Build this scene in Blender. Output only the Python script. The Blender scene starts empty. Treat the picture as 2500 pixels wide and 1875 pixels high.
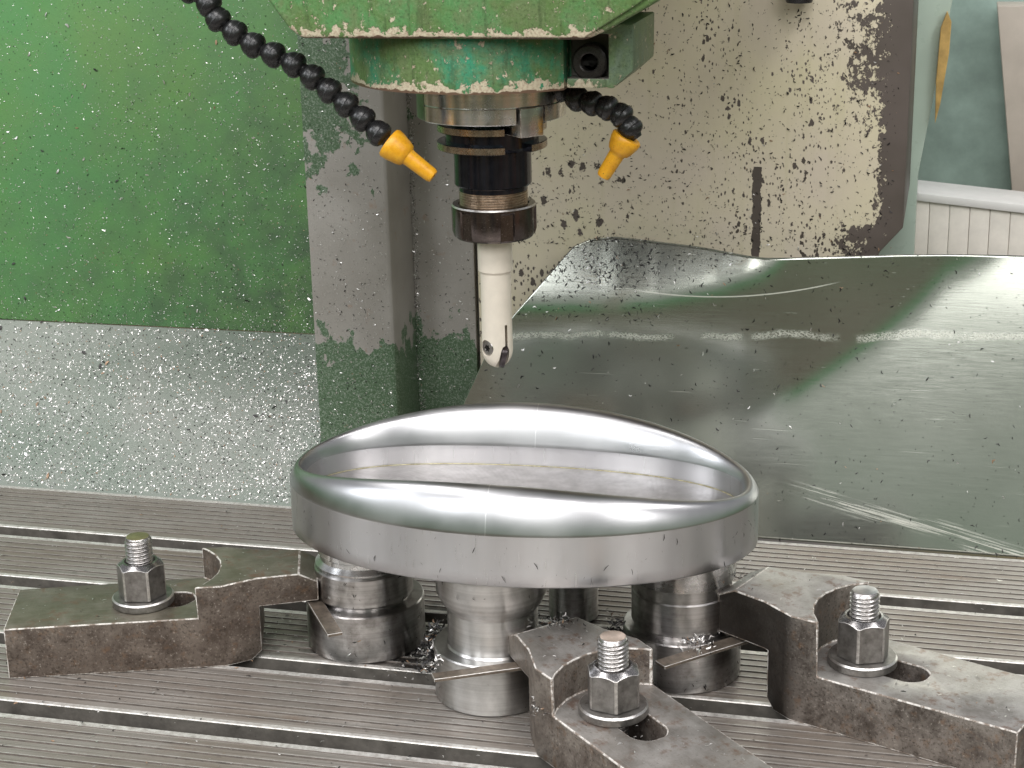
import bpy, bmesh, math, random
import numpy as np
from mathutils import Vector, Matrix
from math import sin, cos, pi, radians, atan2, hypot, sqrt, exp
random.seed(7); rng = np.random.default_rng(11)
S = 0.001                                   # everything below is written in millimetres
scene = bpy.context.scene
col = scene.collection

# ------------------------------------------------------------------ camera
PITCH, YAW, ROLL = radians(17.46), radians(14.4), -0.0235
fh = Vector((-sin(YAW), cos(YAW), 0)); up = Vector((0, 0, 1)); rt = fh.cross(up)
fwd = fh*cos(PITCH) - up*sin(PITCH); u0 = rt.cross(fwd)
r2 = rt*cos(ROLL) + u0*sin(ROLL); u2 = -rt*sin(ROLL) + u0*cos(ROLL)
cam_d = bpy.data.cameras.new('camera'); cam = bpy.data.objects.new('camera', cam_d); col.objects.link(cam)
m = Matrix.Identity(4)
for i in range(3):
    m[i][0] = r2[i]; m[i][1] = u2[i]; m[i][2] = -fwd[i]
m[0][3], m[1][3], m[2][3] = 0.215, -0.900, 0.460
cam.matrix_world = m
cam_d.sensor_width = 36; cam_d.lens = 36*4250/2500
cam_d.clip_start = 0.02; cam_d.clip_end = 50
cam_d.dof.use_dof = True; cam_d.dof.focus_distance = 1.03; cam_d.dof.aperture_fstop = 40
scene.camera = cam

# ------------------------------------------------------------------ world and lamps
w = bpy.data.worlds.new('World'); scene.world = w; w.use_nodes = True
wn = w.node_tree; wn.nodes.clear()
wo = wn.nodes.new('ShaderNodeOutputWorld'); wb = wn.nodes.new('ShaderNodeBackground')
tc = wn.nodes.new('ShaderNodeTexCoord'); sx = wn.nodes.new('ShaderNodeSeparateXYZ')
rp = wn.nodes.new('ShaderNodeValToRGB'); mr = wn.nodes.new('ShaderNodeMapRange')
mr.inputs['From Min'].default_value = -1; mr.inputs['From Max'].default_value = 1
wn.links.new(tc.outputs['Generated'], sx.inputs[0]); wn.links.new(sx.outputs['Z'], mr.inputs['Value'])
wn.links.new(mr.outputs[0], rp.inputs[0])
# light and dark columns added for an unseen workshop, to stripe the metal's reflections
vm = wn.nodes.new('ShaderNodeVectorMath'); vm.operation = 'MULTIPLY'; vm.inputs[1].default_value = (1, 1, .12)
wn.links.new(tc.outputs['Generated'], vm.inputs[0])
n1 = wn.nodes.new('ShaderNodeTexNoise'); n1.inputs['Scale'].default_value = 7; n1.inputs['Detail'].default_value = 3
n2 = wn.nodes.new('ShaderNodeTexNoise'); n2.inputs['Scale'].default_value = 3.2; n2.inputs['Detail'].default_value = 2
wn.links.new(vm.outputs[0], n1.inputs['Vector']); wn.links.new(vm.outputs[0], n2.inputs['Vector'])
r1 = wn.nodes.new('ShaderNodeValToRGB'); e1 = r1.color_ramp.elements
e1[0].position = .36; e1[0].color = (.35, .35, .37, 1); e1[1].position = .62; e1[1].color = (3.4, 3.3, 3.2, 1)
wn.links.new(n1.outputs['Fac'], r1.inputs[0])
r2_ = wn.nodes.new('ShaderNodeValToRGB'); e2 = r2_.color_ramp.elements
e2[0].position = .38; e2[0].color = (.85, 1.0, 1.25, 1); e2[1].position = .64; e2[1].color = (1.35, .9, .8, 1); ee = e2.new(.5); ee.color = (.95, 1.1, .95, 1)
wn.links.new(n2.outputs['Fac'], r2_.inputs[0])
mu = wn.nodes.new('ShaderNodeMix'); mu.data_type = 'RGBA'; mu.blend_type = 'MULTIPLY'; mu.inputs[0].default_value = 1
wn.links.new(r1.outputs[0], mu.inputs[6]); wn.links.new(r2_.outputs[0], mu.inputs[7])
lo = wn.nodes.new('ShaderNodeMapRange'); lo.inputs['From Min'].default_value = .462; lo.inputs['From Max'].default_value = .42
wn.links.new(mr.outputs[0], lo.inputs['Value'])
mv = wn.nodes.new('ShaderNodeMix'); mv.data_type = 'RGBA'; mv.inputs[6].default_value = (1, 1, 1, 1)
wn.links.new(lo.outputs[0], mv.inputs[0]); wn.links.new(mu.outputs[2], mv.inputs[7])
mm = wn.nodes.new('ShaderNodeMix'); mm.data_type = 'RGBA'; mm.blend_type = 'MULTIPLY'; mm.inputs[0].default_value = 1
wn.links.new(rp.outputs[0], mm.inputs[6]); wn.links.new(mv.outputs[2], mm.inputs[7])
wn.links.new(mm.outputs[2], wb.inputs[0]); wn.links.new(wb.outputs[0], wo.inputs[0])
stops = [(0.0, (.04, .034, .028)), (.40, (.085, .068, .05)), (.47, (.135, .096, .060)), (.515, (.13, .09, .052)), (.532, (.03, .24, .05)), (.560, (.04, .25, .07)),
         (.59, (.38, .43, .38)), (.66, (.46, .49, .46)), (.72, (.52, .52, .53)), (.78, (.44, .44, .46)), (.86, (.26, .26, .28)), (1.0, (.18, .18, .195))]  # elevation bands shaped for the reflections in sheet and ring
el = rp.color_ramp.elements
while len(el) < len(stops): el.new(0.5)
for e, (p, c) in zip(el, stops): e.position = p; e.color = (*c, 1)
wb.inputs[1].default_value = 0.95

def area(name, loc, target, sx_, sy_, power, color=(1, 1, 1)):
    l = bpy.data.lights.new(name, 'AREA'); l.shape = 'RECTANGLE'; l.size = sx_; l.size_y = sy_
    l.energy = power; l.color = color
    o = bpy.data.objects.new(name, l); col.objects.link(o); o.location = loc
    d = Vector(target) - Vector(loc); o.rotation_euler = d.to_track_quat('-Z', 'Y').to_euler()
    return o
area('ceiling_lamp', (-1.2, -0.4, 2.6), (0, 0, 0), 1.7, .5, 32, (1, .985, .97))
area('ceiling_lamp.001', (0.3, -1.8, 2.6), (0, 0, 0), 1.9, .7, 50, (1, .98, .965))
area('ceiling_lamp.002', (1.5, -0.3, 2.5), (0, 0, 0), 1.4, .4, 22, (1, .98, .97))
area('window_fill_lamp', (-2.7, -1.5, 1.95), (0, 0, .1), 1.0, 1.3, 31, (.93, .96, 1))  # unseen window light behind the camera, added and spaced for fill and ring highlights
area('window_fill_lamp.001', (-1.35, -2.8, 1.95), (0, 0, .1), .7, 1.3, 26, (.96, .98, 1))
area('window_fill_lamp.002', (0.1, -3.1, 1.95), (0, 0, .1), 1.0, 1.2, 25, (1, .99, .98))
area('window_fill_lamp.003', (2.1, -2.3, 2.0), (0, 0, .1), .9, 1.2, 27, (1, .98, .97))

vs = scene.view_settings
vs.view_transform = 'Standard'; vs.look = 'None'; vs.gamma = 1; vs.exposure = -0.05

# ------------------------------------------------------------------ object helpers
def link(name, me, parent=None, loc=None, rotz=0.0):
    o = bpy.data.objects.new(name, me); col.objects.link(o)
    if parent is not None: o.parent = parent
    if loc is not None: o.location = Vector(loc)*S
    o.rotation_euler.z = rotz
    return o
def tag(o, label=None, cat=None, group=None, kind=None):
    if label: o['label'] = label
    if cat: o['category'] = cat
    if group: o['group'] = group
    if kind: o['kind'] = kind
    return o
def thing(name, label, cat, loc=(0, 0, 0), rotz=0.0, group=None):
    o = link(name, None, None, loc, rotz); o.empty_display_size = .01
    return tag(o, label, cat, group)
def mesh(name, verts, faces, mats, fmat=None, sharp=35, smooth=True):
    me = bpy.data.meshes.new(name)
    v = np.asarray(verts, float)*S
    me.from_pydata(v.tolist(), [], faces)
    for mt in (mats if isinstance(mats, (list, tuple)) else [mats]): me.materials.append(mt)
    if fmat is not None: me.polygons.foreach_set('material_index', fmat)
    me.update(); me.validate()
    if smooth:
        me.polygons.foreach_set('use_smooth', [True]*len(me.polygons))
        me.set_sharp_from_angle(angle=radians(sharp))
    return me
def fix_normals(me):
    bm = bmesh.new(); bm.from_mesh(me); bmesh.ops.recalc_face_normals(bm, faces=bm.faces); bm.to_mesh(me); bm.free()
    return me
def lathe_data(prof, n=96, a0=0.0, a1=2*pi, rmod=None, caps=True):
    """closed-ended solid of revolution round z, prof = [(r, z)...]; a partial arc is closed with end faces"""
    full = abs(a1-a0-2*pi) < 1e-6
    k = n if full else n+1
    V = []; F = []
    for i in range(k):
        a = a0+(a1-a0)*i/n
        for r, z in prof:
            if rmod: r, z = rmod(a, r, z)
            V.append((r*cos(a), r*sin(a), z))
    m_ = len(prof)
    for i in range(n):
        j = (i+1) % k
        for q in range(m_-1):
            F.append((i*m_+q, j*m_+q, j*m_+q+1, i*m_+q+1))
    if full and caps:
        if prof[0][0] > 1e-6: F.append(tuple(i*m_ for i in reversed(range(n))))
        if prof[-1][0] > 1e-6: F.append(tuple(i*m_+m_-1 for i in range(n)))
    if not full:
        F.append(tuple(range(m_))[::-1] if False else tuple(range(m_)))
        F.append(tuple((k-1)*m_+q for q in reversed(range(m_))))
    return V, F
def lathe(name, prof, mats, parent=None, loc=None, n=96, a0=0.0, a1=2*pi, rmod=None, closed=False, sharp=32, matsel=None):
    if closed: prof = list(prof)+[prof[0]]
    V, F = lathe_data(prof, n, a0, a1, rmod, caps=not closed)
    me = mesh(name, V, F, mats, sharp=sharp)
    bm = bmesh.new(); bm.from_mesh(me)
    bmesh.ops.remove_doubles(bm, verts=bm.verts, dist=1e-7)
    bmesh.ops.recalc_face_normals(bm, faces=bm.faces); bm.to_mesh(me); bm.free()
    me.polygons.foreach_set('use_smooth', [True]*len(me.polygons)); me.set_sharp_from_angle(angle=radians(sharp))
    if matsel:
        for p in me.polygons: p.material_index = matsel(p)
    return link(name, me, parent, loc)
def prism_bm(poly, z0, z1, axis='z'):
    """poly extruded along an axis; returns bmesh in mm"""
    bm = bmesh.new()
    def P(a, b, c):
        return {'z': (a, b, c), 'y': (a, c, b), 'x': (c, a, b)}[axis]
    lo = [bm.verts.new(P(x, y, z0)) for x, y in poly]; hi = [bm.verts.new(P(x, y, z1)) for x, y in poly]
    bm.faces.new(lo); bm.faces.new(hi[::-1])
    n = len(poly)
    for i in range(n): bm.faces.new((lo[i], hi[i], hi[(i+1) % n], lo[(i+1) % n]))
    bmesh.ops.recalc_face_normals(bm, faces=bm.faces)
    return bm
def tmp_obj(bm, mats=()):
    me = bpy.data.meshes.new('tmp'); bm.to_mesh(me); bm.free()
    for mt in mats: me.materials.append(mt)
    o = bpy.data.objects.new('tmp', me); col.objects.link(o); return o
def solid(name, bm, mats, cuts=(), bevel=0.0, segs=2, parent=None, loc=None, rotz=0.0, edge_mat=-1, facemat=None, sharp=35, limit=28, clampov=True):
    """boolean the cuts out of bm, give faces materials, bevel the edges, scale to metres"""
    o = tmp_obj(bm, mats)
    cs = []
    for c in cuts:
        co = tmp_obj(c); cs.append(co)
        md = o.modifiers.new('b', 'BOOLEAN'); md.operation = 'DIFFERENCE'; md.object = co; md.solver = 'EXACT'
    dg = bpy.context.evaluated_depsgraph_get()
    me = bpy.data.meshes.new_from_object(o.evaluated_get(dg)); o.modifiers.clear()
    for c in cs: bpy.data.objects.remove(c)
    o.data = me
    if facemat:
        for p in me.polygons: p.material_index = facemat(p.normal, p.center)
    else:
        for p in me.polygons: p.material_index = 0
    if bevel and not clampov:
        bq = bmesh.new(); bq.from_mesh(me); bmesh.ops.remove_doubles(bq, verts=bq.verts, dist=.08)
        bmesh.ops.dissolve_limit(bq, angle_limit=radians(.6), verts=bq.verts, edges=bq.edges, delimit={'MATERIAL'}); bq.to_mesh(me); bq.free()
    if bevel:
        md = o.modifiers.new('v', 'BEVEL'); md.width = bevel; md.segments = segs; md.limit_method = 'ANGLE'
        md.angle_limit = radians(limit); md.material = edge_mat; md.harden_normals = False; md.use_clamp_overlap = clampov
        dg = bpy.context.evaluated_depsgraph_get()
        me = bpy.data.meshes.new_from_object(o.evaluated_get(dg)); o.modifiers.clear(); o.data = me
    bpy.data.objects.remove(o)
    me.transform(Matrix.Scale(S, 4)); me.name = name
    me.polygons.foreach_set('use_smooth', [True]*len(me.polygons)); me.set_sharp_from_angle(angle=radians(sharp))
    return link(name, me, parent, loc, rotz)
def cyl_bm(x, y, r, z0, z1, n=64):
    return prism_bm([(x+r*cos(2*pi*i/n), y+r*sin(2*pi*i/n)) for i in range(n)], z0, z1)
def box_bm(x0, x1, y0, y1, z0, z1):
    return prism_bm([(x0, y0), (x1, y0), (x1, y1), (x0, y1)], z0, z1)

# ------------------------------------------------------------------ material helpers
class NT:
    def __init__(s, name, mm=True):
        s.m = bpy.data.materials.new(name); s.m.use_nodes = True
        s.t = s.m.node_tree; s.t.nodes.clear()
        s.out = s.t.nodes.new('ShaderNodeOutputMaterial'); s.b = s.t.nodes.new('ShaderNodeBsdfPrincipled')
        s.t.links.new(s.b.outputs[0], s.out.inputs[0])
        tcn = s.t.nodes.new('ShaderNodeTexCoord'); mp = s.t.nodes.new('ShaderNodeVectorMath'); mp.operation = 'SCALE'
        mp.inputs['Scale'].default_value = 1000
        s.t.links.new(tcn.outputs['Object'], mp.inputs[0]); s.co = mp.outputs[0]
        sp = s.t.nodes.new('ShaderNodeSeparateXYZ'); s.t.links.new(s.co, sp.inputs[0])
        s.x, s.y, s.z = sp.outputs
    def set(s, k, v):
        i = s.b.inputs[k]
        if isinstance(v, bpy.types.NodeSocket): s.t.links.new(v, i)
        elif isinstance(v, tuple): i.default_value = (*v, 1) if len(v) == 3 else v
        else: i.default_value = v
    def scaled(s, sc, off=(0, 0, 0)):
        n = s.t.nodes.new('ShaderNodeVectorMath'); n.operation = 'MULTIPLY_ADD'
        s.t.links.new(s.co, n.inputs[0]); n.inputs[1].default_value = sc; n.inputs[2].default_value = off
        return n.outputs[0]
    def noise(s, size=10, detail=3, rough=.55, vec=None, dist=0.0):
        """size = feature size in mm"""
        n = s.t.nodes.new('ShaderNodeTexNoise'); n.inputs['Scale'].default_value = 1/size
        n.inputs['Detail'].default_value = detail; n.inputs['Roughness'].default_value = rough
        n.inputs['Distortion'].default_value = dist
        s.t.links.new(vec or s.co, n.inputs['Vector']); return n.outputs['Fac']
    def voro(s, size=10, vec=None, feat='F1', rand=1.0):
        n = s.t.nodes.new('ShaderNodeTexVoronoi'); n.inputs['Scale'].default_value = 1/size; n.feature = feat
        n.inputs['Randomness'].default_value = rand
        s.t.links.new(vec or s.co, n.inputs['Vector']); return n
    def math(s, op, a, b=0.0, clamp=False):
        n = s.t.nodes.new('ShaderNodeMath'); n.operation = op; n.use_clamp = clamp
        for i, v in enumerate((a, b)):
            if isinstance(v, bpy.types.NodeSocket): s.t.links.new(v, n.inputs[i])
            else: n.inputs[i].default_value = v
        return n.outputs[0]
    def step(s, v, lo, hi, a=0.0, b=1.0):
        n = s.t.nodes.new('ShaderNodeMapRange'); n.inputs['From Min'].default_value = lo; n.inputs['From Max'].default_value = hi
        n.inputs['To Min'].default_value = a; n.inputs['To Max'].default_value = b
        s.t.links.new(v, n.inputs['Value']); return n.outputs[0]
    def mix(s, f, a, b):
        n = s.t.nodes.new('ShaderNodeMix'); n.data_type = 'RGBA'
        for k, v in ((0, f), (6, a), (7, b)):
            if isinstance(v, bpy.types.NodeSocket): s.t.links.new(v, n.inputs[k])
            elif isinstance(v, tuple): n.inputs[k].default_value = (*v, 1)
            else: n.inputs[k].default_value = v
        return n.outputs[2]
    def rot(s, ang_, sc):
        n = s.t.nodes.new('ShaderNodeVectorRotate'); n.rotation_type = 'Y_AXIS'; n.inputs['Angle'].default_value = ang_; s.t.links.new(s.co, n.inputs['Vector'])
        m2 = s.t.nodes.new('ShaderNodeVectorMath'); m2.operation = 'MULTIPLY'; m2.inputs[1].default_value = sc; s.t.links.new(n.outputs[0], m2.inputs[0]); return m2.outputs[0]
    def bump(s, h, dist=.05, strength=1.0):
        n = s.t.nodes.new('ShaderNodeBump'); n.inputs['Distance'].default_value = dist*S; n.inputs['Strength'].default_value = strength
        s.t.links.new(h, n.inputs['Height']); s.t.links.new(n.outputs[0], s.b.inputs['Normal'])
    def turned(s, amount=.75, rot=0.25):
        t = s.t.nodes.new('ShaderNodeTangent'); t.direction_type = 'RADIAL'; t.axis = 'Z'
        s.t.links.new(t.outputs[0], s.b.inputs['Tangent']); s.b.inputs['Anisotropic'].default_value = amount; s.b.inputs['Anisotropic Rotation'].default_value = rot
    def done(s, **k):
        for a, v in k.items():
            s.set({'base': 'Base Color', 'metal': 'Metallic', 'rough': 'Roughness', 'spec': 'Specular IOR Level', 'coat': 'Coat Weight', 'aniso': 'Anisotropic'}[a], v)
        return s.m

def mat_simple(name, base, metal=0.0, rough=.5, var=.25, size=8, b=.03, spec=.5):
    n = NT(name); f = n.noise(size, 5, .6); f2 = n.noise(size*.15, 3, .6)
    c = n.mix(n.step(f, .3, .7), tuple(v*(1-var) for v in base), tuple(min(1, v*(1+var)) for v in base))
    n.bump(f2, b); return n.done(base=c, metal=metal, rough=n.step(f2, .3, .7, max(.03, rough-.06), rough+.08), spec=spec)

# machined table: planed cast iron, streaks run along x
def mat_table():
    n = NT('planed_cast_iron')
    st = n.noise(1.0, 3, .6, n.scaled((.004, .9, .4))); big = n.noise(60, 4, .6, n.scaled((.5, 1, 1)))
    fine = n.noise(.8, 3, .7); pits = n.voro(6); rust = n.noise(34, 5, .65, n.scaled((.45, 1, 1), (90, 10, 0)))
    c = n.mix(n.step(st, .32, .68), (.21, .188, .168), (.405, .375, .345))
    c = n.mix(n.step(big, .42, .64, 0, .7), c, (.20, .155, .12))
    c = n.mix(n.step(rust, .58, .72, 0, .6), c, (.22, .15, .11))
    c = n.mix(n.step(fine, .58, .75, 0, .45), c, (.12, .10, .09))
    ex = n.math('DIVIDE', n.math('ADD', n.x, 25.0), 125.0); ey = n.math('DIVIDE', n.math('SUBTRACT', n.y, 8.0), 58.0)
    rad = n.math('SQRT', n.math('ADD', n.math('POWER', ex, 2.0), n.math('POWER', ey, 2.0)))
    oil_shade = n.step(n.math('ADD', rad, n.math('MULTIPLY', n.math('SUBTRACT', n.noise(22, 6, .65), .5), 2.0)), 1.15, .75); c = n.mix(n.math('MULTIPLY', oil_shade, .93), c, (.028, .024, .022))  # oil stain, deepened to paint the shade under ring and pillars
    n.bump(n.math('ADD', n.math('MULTIPLY', st, 1.0), n.math('MULTIPLY', fine, .5)), .10)
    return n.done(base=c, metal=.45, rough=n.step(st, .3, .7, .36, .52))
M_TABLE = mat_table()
def mat_lip():
    n = NT('bright_worn_lip'); f = n.noise(4, 4, .7); g = n.noise(.7, 3, .7, n.scaled((.15, 1, 1)))
    c = n.mix(n.step(f, .4, .7), (.72, .70, .67), (.42, .39, .36)); c = n.mix(n.step(g, .5, .7, 0, .5), c, (.30, .27, .24))
    n.bump(g, .08); return n.done(base=c, metal=.5, rough=.42)
M_LIP = mat_lip()
M_GROOVE = mat_simple('grimy_groove', (.13, .11, .095), .2, .6, .4, 9, .1)
M_SLOT = mat_simple('oily_slot_wall', (.14, .128, .112), .3, .5, .4, 14, .15)
def mat_ring():
    n = NT('milled_bright_steel')
    a = n.noise(.6, 3, .6, n.scaled((.03, .03, 1.0))); b_ = n.noise(1.1, 2, .5); big = n.noise(40, 3, .5)
    # the tool passes right of the blend line left a coarser ripple
    right = n.step(n.x, -2.0, -1.6)
    h = n.math('MULTIPLY', b_, n.math('MULTIPLY_ADD', right, .3) if False else n.math('ADD', n.math('MULTIPLY', right, .35), .12))
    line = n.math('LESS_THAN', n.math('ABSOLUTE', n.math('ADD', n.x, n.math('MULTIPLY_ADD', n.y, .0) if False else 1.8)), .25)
    comb = n.math('MULTIPLY', n.math('SINE', n.math('MULTIPLY', n.x, 5.0)), n.step(n.noise(16, 3, .6), .50, .64)); h = n.math('ADD', h, n.math('MULTIPLY', comb, .22))
    back = n.math('MULTIPLY', n.step(n.x, -5, 12), n.step(n.y, 15, 28)); h = n.math('ADD', h, n.math('MULTIPLY', n.math('MULTIPLY', n.noise(1.6, 3, .6, n.scaled((.02, .5, .8))), back), 1.6))
    n.bump(h, .022)
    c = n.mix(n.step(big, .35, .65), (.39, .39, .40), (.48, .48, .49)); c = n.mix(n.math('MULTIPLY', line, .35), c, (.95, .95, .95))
    return n.done(base=c, metal=1.0, rough=n.step(big, .3, .7, .27, .36))
M_RING = mat_ring()
def mat_ringwall():
    n = NT('side_milled_steel'); a = n.noise(.5, 3, .6, n.scaled((.6, .6, .02))); b_ = n.noise(30, 3, .5, n.scaled((1, 1, .1)))
    n.bump(a, .02); c = n.mix(n.step(b_, .3, .7), (.52, .52, .54), (.66, .66, .675))
    n.turned(.8); return n.done(base=c, metal=1.0, rough=n.step(a, .3, .7, .27, .34))
M_RINGW = mat_ringwall()
def mat_floor():
    n = NT('end_milled_floor'); r = n.math('SQRT', n.math('ADD', n.math('POWER', n.math('ADD', n.x, 88.0), 2.0), n.math('POWER', n.y, 2.0)))
    wv = n.math('SINE', n.math('MULTIPLY', r, 2.2)); f = n.noise(10, 4, .6); g = n.noise(.9, 3, .7)
    n.bump(n.math('ADD', n.math('MULTIPLY', wv, .4), g), .03)
    c = n.mix(n.step(f, .35, .65), (.38, .36, .35), (.50, .48, .47)); return n.done(base=c, metal=.9, rough=.38)
M_FLOOR = mat_floor()
def mat_turned(name, lo, hi, rough=.24, dirt=.0):
    n = NT(name); ln = n.noise(.35, 2, .6, n.scaled((.01, .01, 1.0))); ln2 = n.noise(2.5, 2, .6, n.scaled((.01, .01, 1.0)))
    f = n.noise(14, 5, .65); c = n.mix(n.step(ln2, .35, .65), lo, hi)
    c = n.mix(n.step(f, .46, .68, 0, .35+dirt), c, (.12, .10, .085)); n.bump(ln, .02)
    n.turned(.8); return n.done(base=c, metal=1.0, rough=n.step(f, .3, .7, rough+.06, rough+.2))
M_TURN = mat_turned('turned_steel', (.40, .38, .37), (.54, .52, .51), .2, .3)
M_TURN_BR = mat_turned('bright_turned_steel', (.62, .62, .62), (.74, .74, .74), .14)
M_TURN_MID = mat_turned('satin_turned_steel', (.50, .49, .48), (.62, .61, .60), .22, -.1)
M_COLLAR = mat_turned('ground_spindle_steel', (.80, .77, .76), (.90, .88, .87), .10)
def mat_forged(name, lo, hi, so, soot=0.0):
    n = NT(name); o = n.scaled((1, 1, 1), (so, 0, 0)); f = n.noise(16, 6, .65, o); g = n.noise(1.6, 4, .7); h = n.noise(7, 5, .7, n.scaled((1, 1, 1), (40+so, 7, 3)))
    c = n.mix(n.step(f, .36, .64), lo, hi)
    c = n.mix(n.step(h, .55, .68, 0, .6), c, (.19, .115, .07)); c = n.mix(n.step(g, .36, .46, .7, 0), c, (.035, .026, .02)); c = n.mix(n.step(g, .60, .70, 0, .8), c, (.46, .41, .36))
    if soot: c = n.mix(n.math('MULTIPLY', n.step(n.math('ADD', n.x, n.math('MULTIPLY', f, 16.0)), 128, 138), soot), c, (.022, .018, .015))
    n.bump(n.math('ADD', f, n.math('MULTIPLY', g, .6)), .25)
    return n.done(base=c, metal=.55, rough=n.step(g, .3, .7, .38, .56))
M_FORGED = [mat_forged('forged_brown_steel', (.085, .064, .052), (.19, .155, .13), 0), mat_forged('forged_grey_brown_steel', (.12, .095, .08), (.27, .235, .205), 200), mat_forged('forged_sooty_steel', (.08, .065, .055), (.25, .22, .195), 500, .88)]
def mat_clamptop(name, seedoff, tone):
    n = NT(name); o = n.scaled((1, 1, 1), seedoff); f = n.noise(18, 6, .65, o); g = n.noise(1.3, 4, .7, o)
    s_ = n.noise(.8, 3, .6, n.scaled((.05, 1.0, 1), seedoff)); r_ = n.noise(9, 5, .7, n.scaled((1, 1, 1), (seedoff[0]+50, 3, 9)))
    c = n.mix(n.step(f, .35, .65), tone[0], tone[1]); c = n.mix(n.step(r_, .54, .66, 0, .75), c, (.19, .115, .08))
    c = n.mix(n.step(g, .58, .72, 0, .6), c, (.10, .08, .07)); c = n.mix(n.step(s_, .58, .7, 0, .25), c, (.5, .48, .46))
    n.bump(n.math('ADD', g, s_), .06); return n.done(base=c, metal=.6, rough=n.step(f, .3, .7, .30, .46))
M_CT = [mat_clamptop('clamp_top_olive_worn', (0, 0, 0), ((.14, .125, .092), (.23, .21, .17))),
        mat_clamptop('clamp_top_scraped', (300, 80, 0), ((.22, .20, .18), (.37, .35, .33))),
        mat_clamptop('clamp_top_rusty_pale', (600, 20, 0), ((.25, .23, .21), (.45, .43, .41)))]
def mat_edge():
    n = NT('rubbed_bright_edge'); f = n.noise(5, 5, .7); g = n.noise(1.2, 3, .7)
    c = n.mix(n.step(f, .46, .56), (.80, .76, .72), (.26, .21, .175)); c = n.mix(n.step(g, .52, .64, 0, .7), c, (.3, .24, .2))
    n.bump(g, .25); return n.done(base=c, metal=.35, rough=.36)
M_EDGE = mat_edge()
def mat_black():
    n = NT('blackened_steel'); f = n.noise(6, 5, .65); g = n.noise(.7, 3, .7)
    c = n.mix(n.step(f, .35, .7), (.15, .14, .13), (.31, .295, .28)); c = n.mix(n.step(g, .66, .74, 0, .8), c, (.45, .42, .4))
    n.bump(g, .04); return n.done(base=c, metal=.8, rough=n.step(f, .3, .7, .26, .42))
M_BLACK = mat_black()
M_NUTTOP = mat_simple('polished_nut_chamfer', (.28, .27, .27), .95, .24, .25, 5, .03)
M_NUTEDGE = mat_simple('silvery_nut_edge', (.62, .60, .58), .95, .32, .3, 2.5, .05)
M_THREAD = mat_simple('worn_thread', (.40, .38, .37), .95, .28, .3, 3, .006)
M_STUDTOP = [mat_simple('stud_end_olive', (.27, .24, .13), .7, .36, .25, 4, .02), mat_simple('stud_end_tan', (.50, .40, .33), .85, .34, .2, 5, .02), mat_simple('stud_end_grey', (.50, .49, .50), .9, .34, .2, 5, .02)]
M_SHIM = mat_simple('brown_steel_strip', (.22, .18, .145), .7, .4, .35, 5, .05)
M_DARKBORE = mat_simple('dark_bore', (.02, .018, .016), .2, .6, .3, 5, .05)
# paints
def mat_green_panel():
    n = NT('mid_green_paint'); f = n.noise(120, 4, .55); g = n.noise(2.2, 4, .7); d = n.noise(24, 5, .6)
    lx = n.math('ADD', n.math('MULTIPLY', n.step(n.x, -480, -230), .6), n.step(n.z, 330, 110, 0, .6))  # paints the light's falloff to lower right, together with a swarf dust film
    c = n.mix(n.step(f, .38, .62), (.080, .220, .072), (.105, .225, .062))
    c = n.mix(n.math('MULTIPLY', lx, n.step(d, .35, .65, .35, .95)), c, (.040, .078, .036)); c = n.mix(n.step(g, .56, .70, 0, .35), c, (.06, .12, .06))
    sc = n.noise(3, 3, .5, n.scaled((.3, 1, 1))); c = n.mix(n.step(n.noise(9, 6, .7), .70, .72, 0, .6), c, (.42, .38, .27))
    n.bump(g, .05); return n.done(base=c, rough=n.step(d, .3, .7, .34, .5))
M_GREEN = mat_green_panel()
def mat_tray():
    n = NT('sheen_pale_green_paint'); f = n.noise(70, 4, .6); g = n.noise(1.8, 4, .7)  # the panel's green, paled to paint its white sheen and swarf cover
    c = n.mix(n.step(f, .35, .65), (.140, .172, .138), (.190, .205, .178)); c = n.mix(n.step(g, .52, .7, 0, .5), c, (.13, .17, .13))
    c = n.mix(n.step(g, .25, .40, .4, 0), c, (.5, .52, .5))
    n.bump(g, .1); return n.done(base=c, rough=n.step(f, .3, .7, .34, .46))
M_TRAY = mat_tray()
def mat_way():
    n = NT('grey_way_with_green_remains'); e = n.noise(13, 6, .62, n.scaled((1, 1, .8))); g = n.noise(1.2, 4, .75); f = n.noise(50, 3, .5)
    c = n.mix(n.step(f, .35, .65), (.265, .247, .222), (.335, .315, .29)); c = n.mix(n.step(g, .62, .72, 0, .5), c, (.13, .12, .11))
    rust = n.noise(11, 5, .6, n.scaled((1, 1, 1), (33, 0, 8))); c = n.mix(n.step(rust, .62, .72, 0, .45), c, (.28, .17, .11))
    # green paint is left at the foot and high up, in ragged patches
    foot = n.step(n.z, 140, 92); head = n.math('MULTIPLY', n.step(n.z, 200, 275), n.step(n.x, -168, -195, .25, 1))
    m_ = n.math('ADD', n.math('MAXIMUM', foot, n.math('MULTIPLY', head, .8)), n.math('MULTIPLY', n.math('SUBTRACT', e, .5), 2.4))
    m_ = n.step(m_, .50, .53)
    gr = n.mix(n.step(g, .50, .60), (.065, .115, .06), (.20, .25, .19)); c = n.mix(m_, c, gr)
    n.bump(n.math('ADD', n.math('MULTIPLY', m_, .8), g), .12); return n.done(base=c, rough=.42)
M_WAY = mat_way()
M_WAYDARK = mat_simple('grimy_way_side', (.10, .09, .08), 0, .5, .4, 16, .2)
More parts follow.
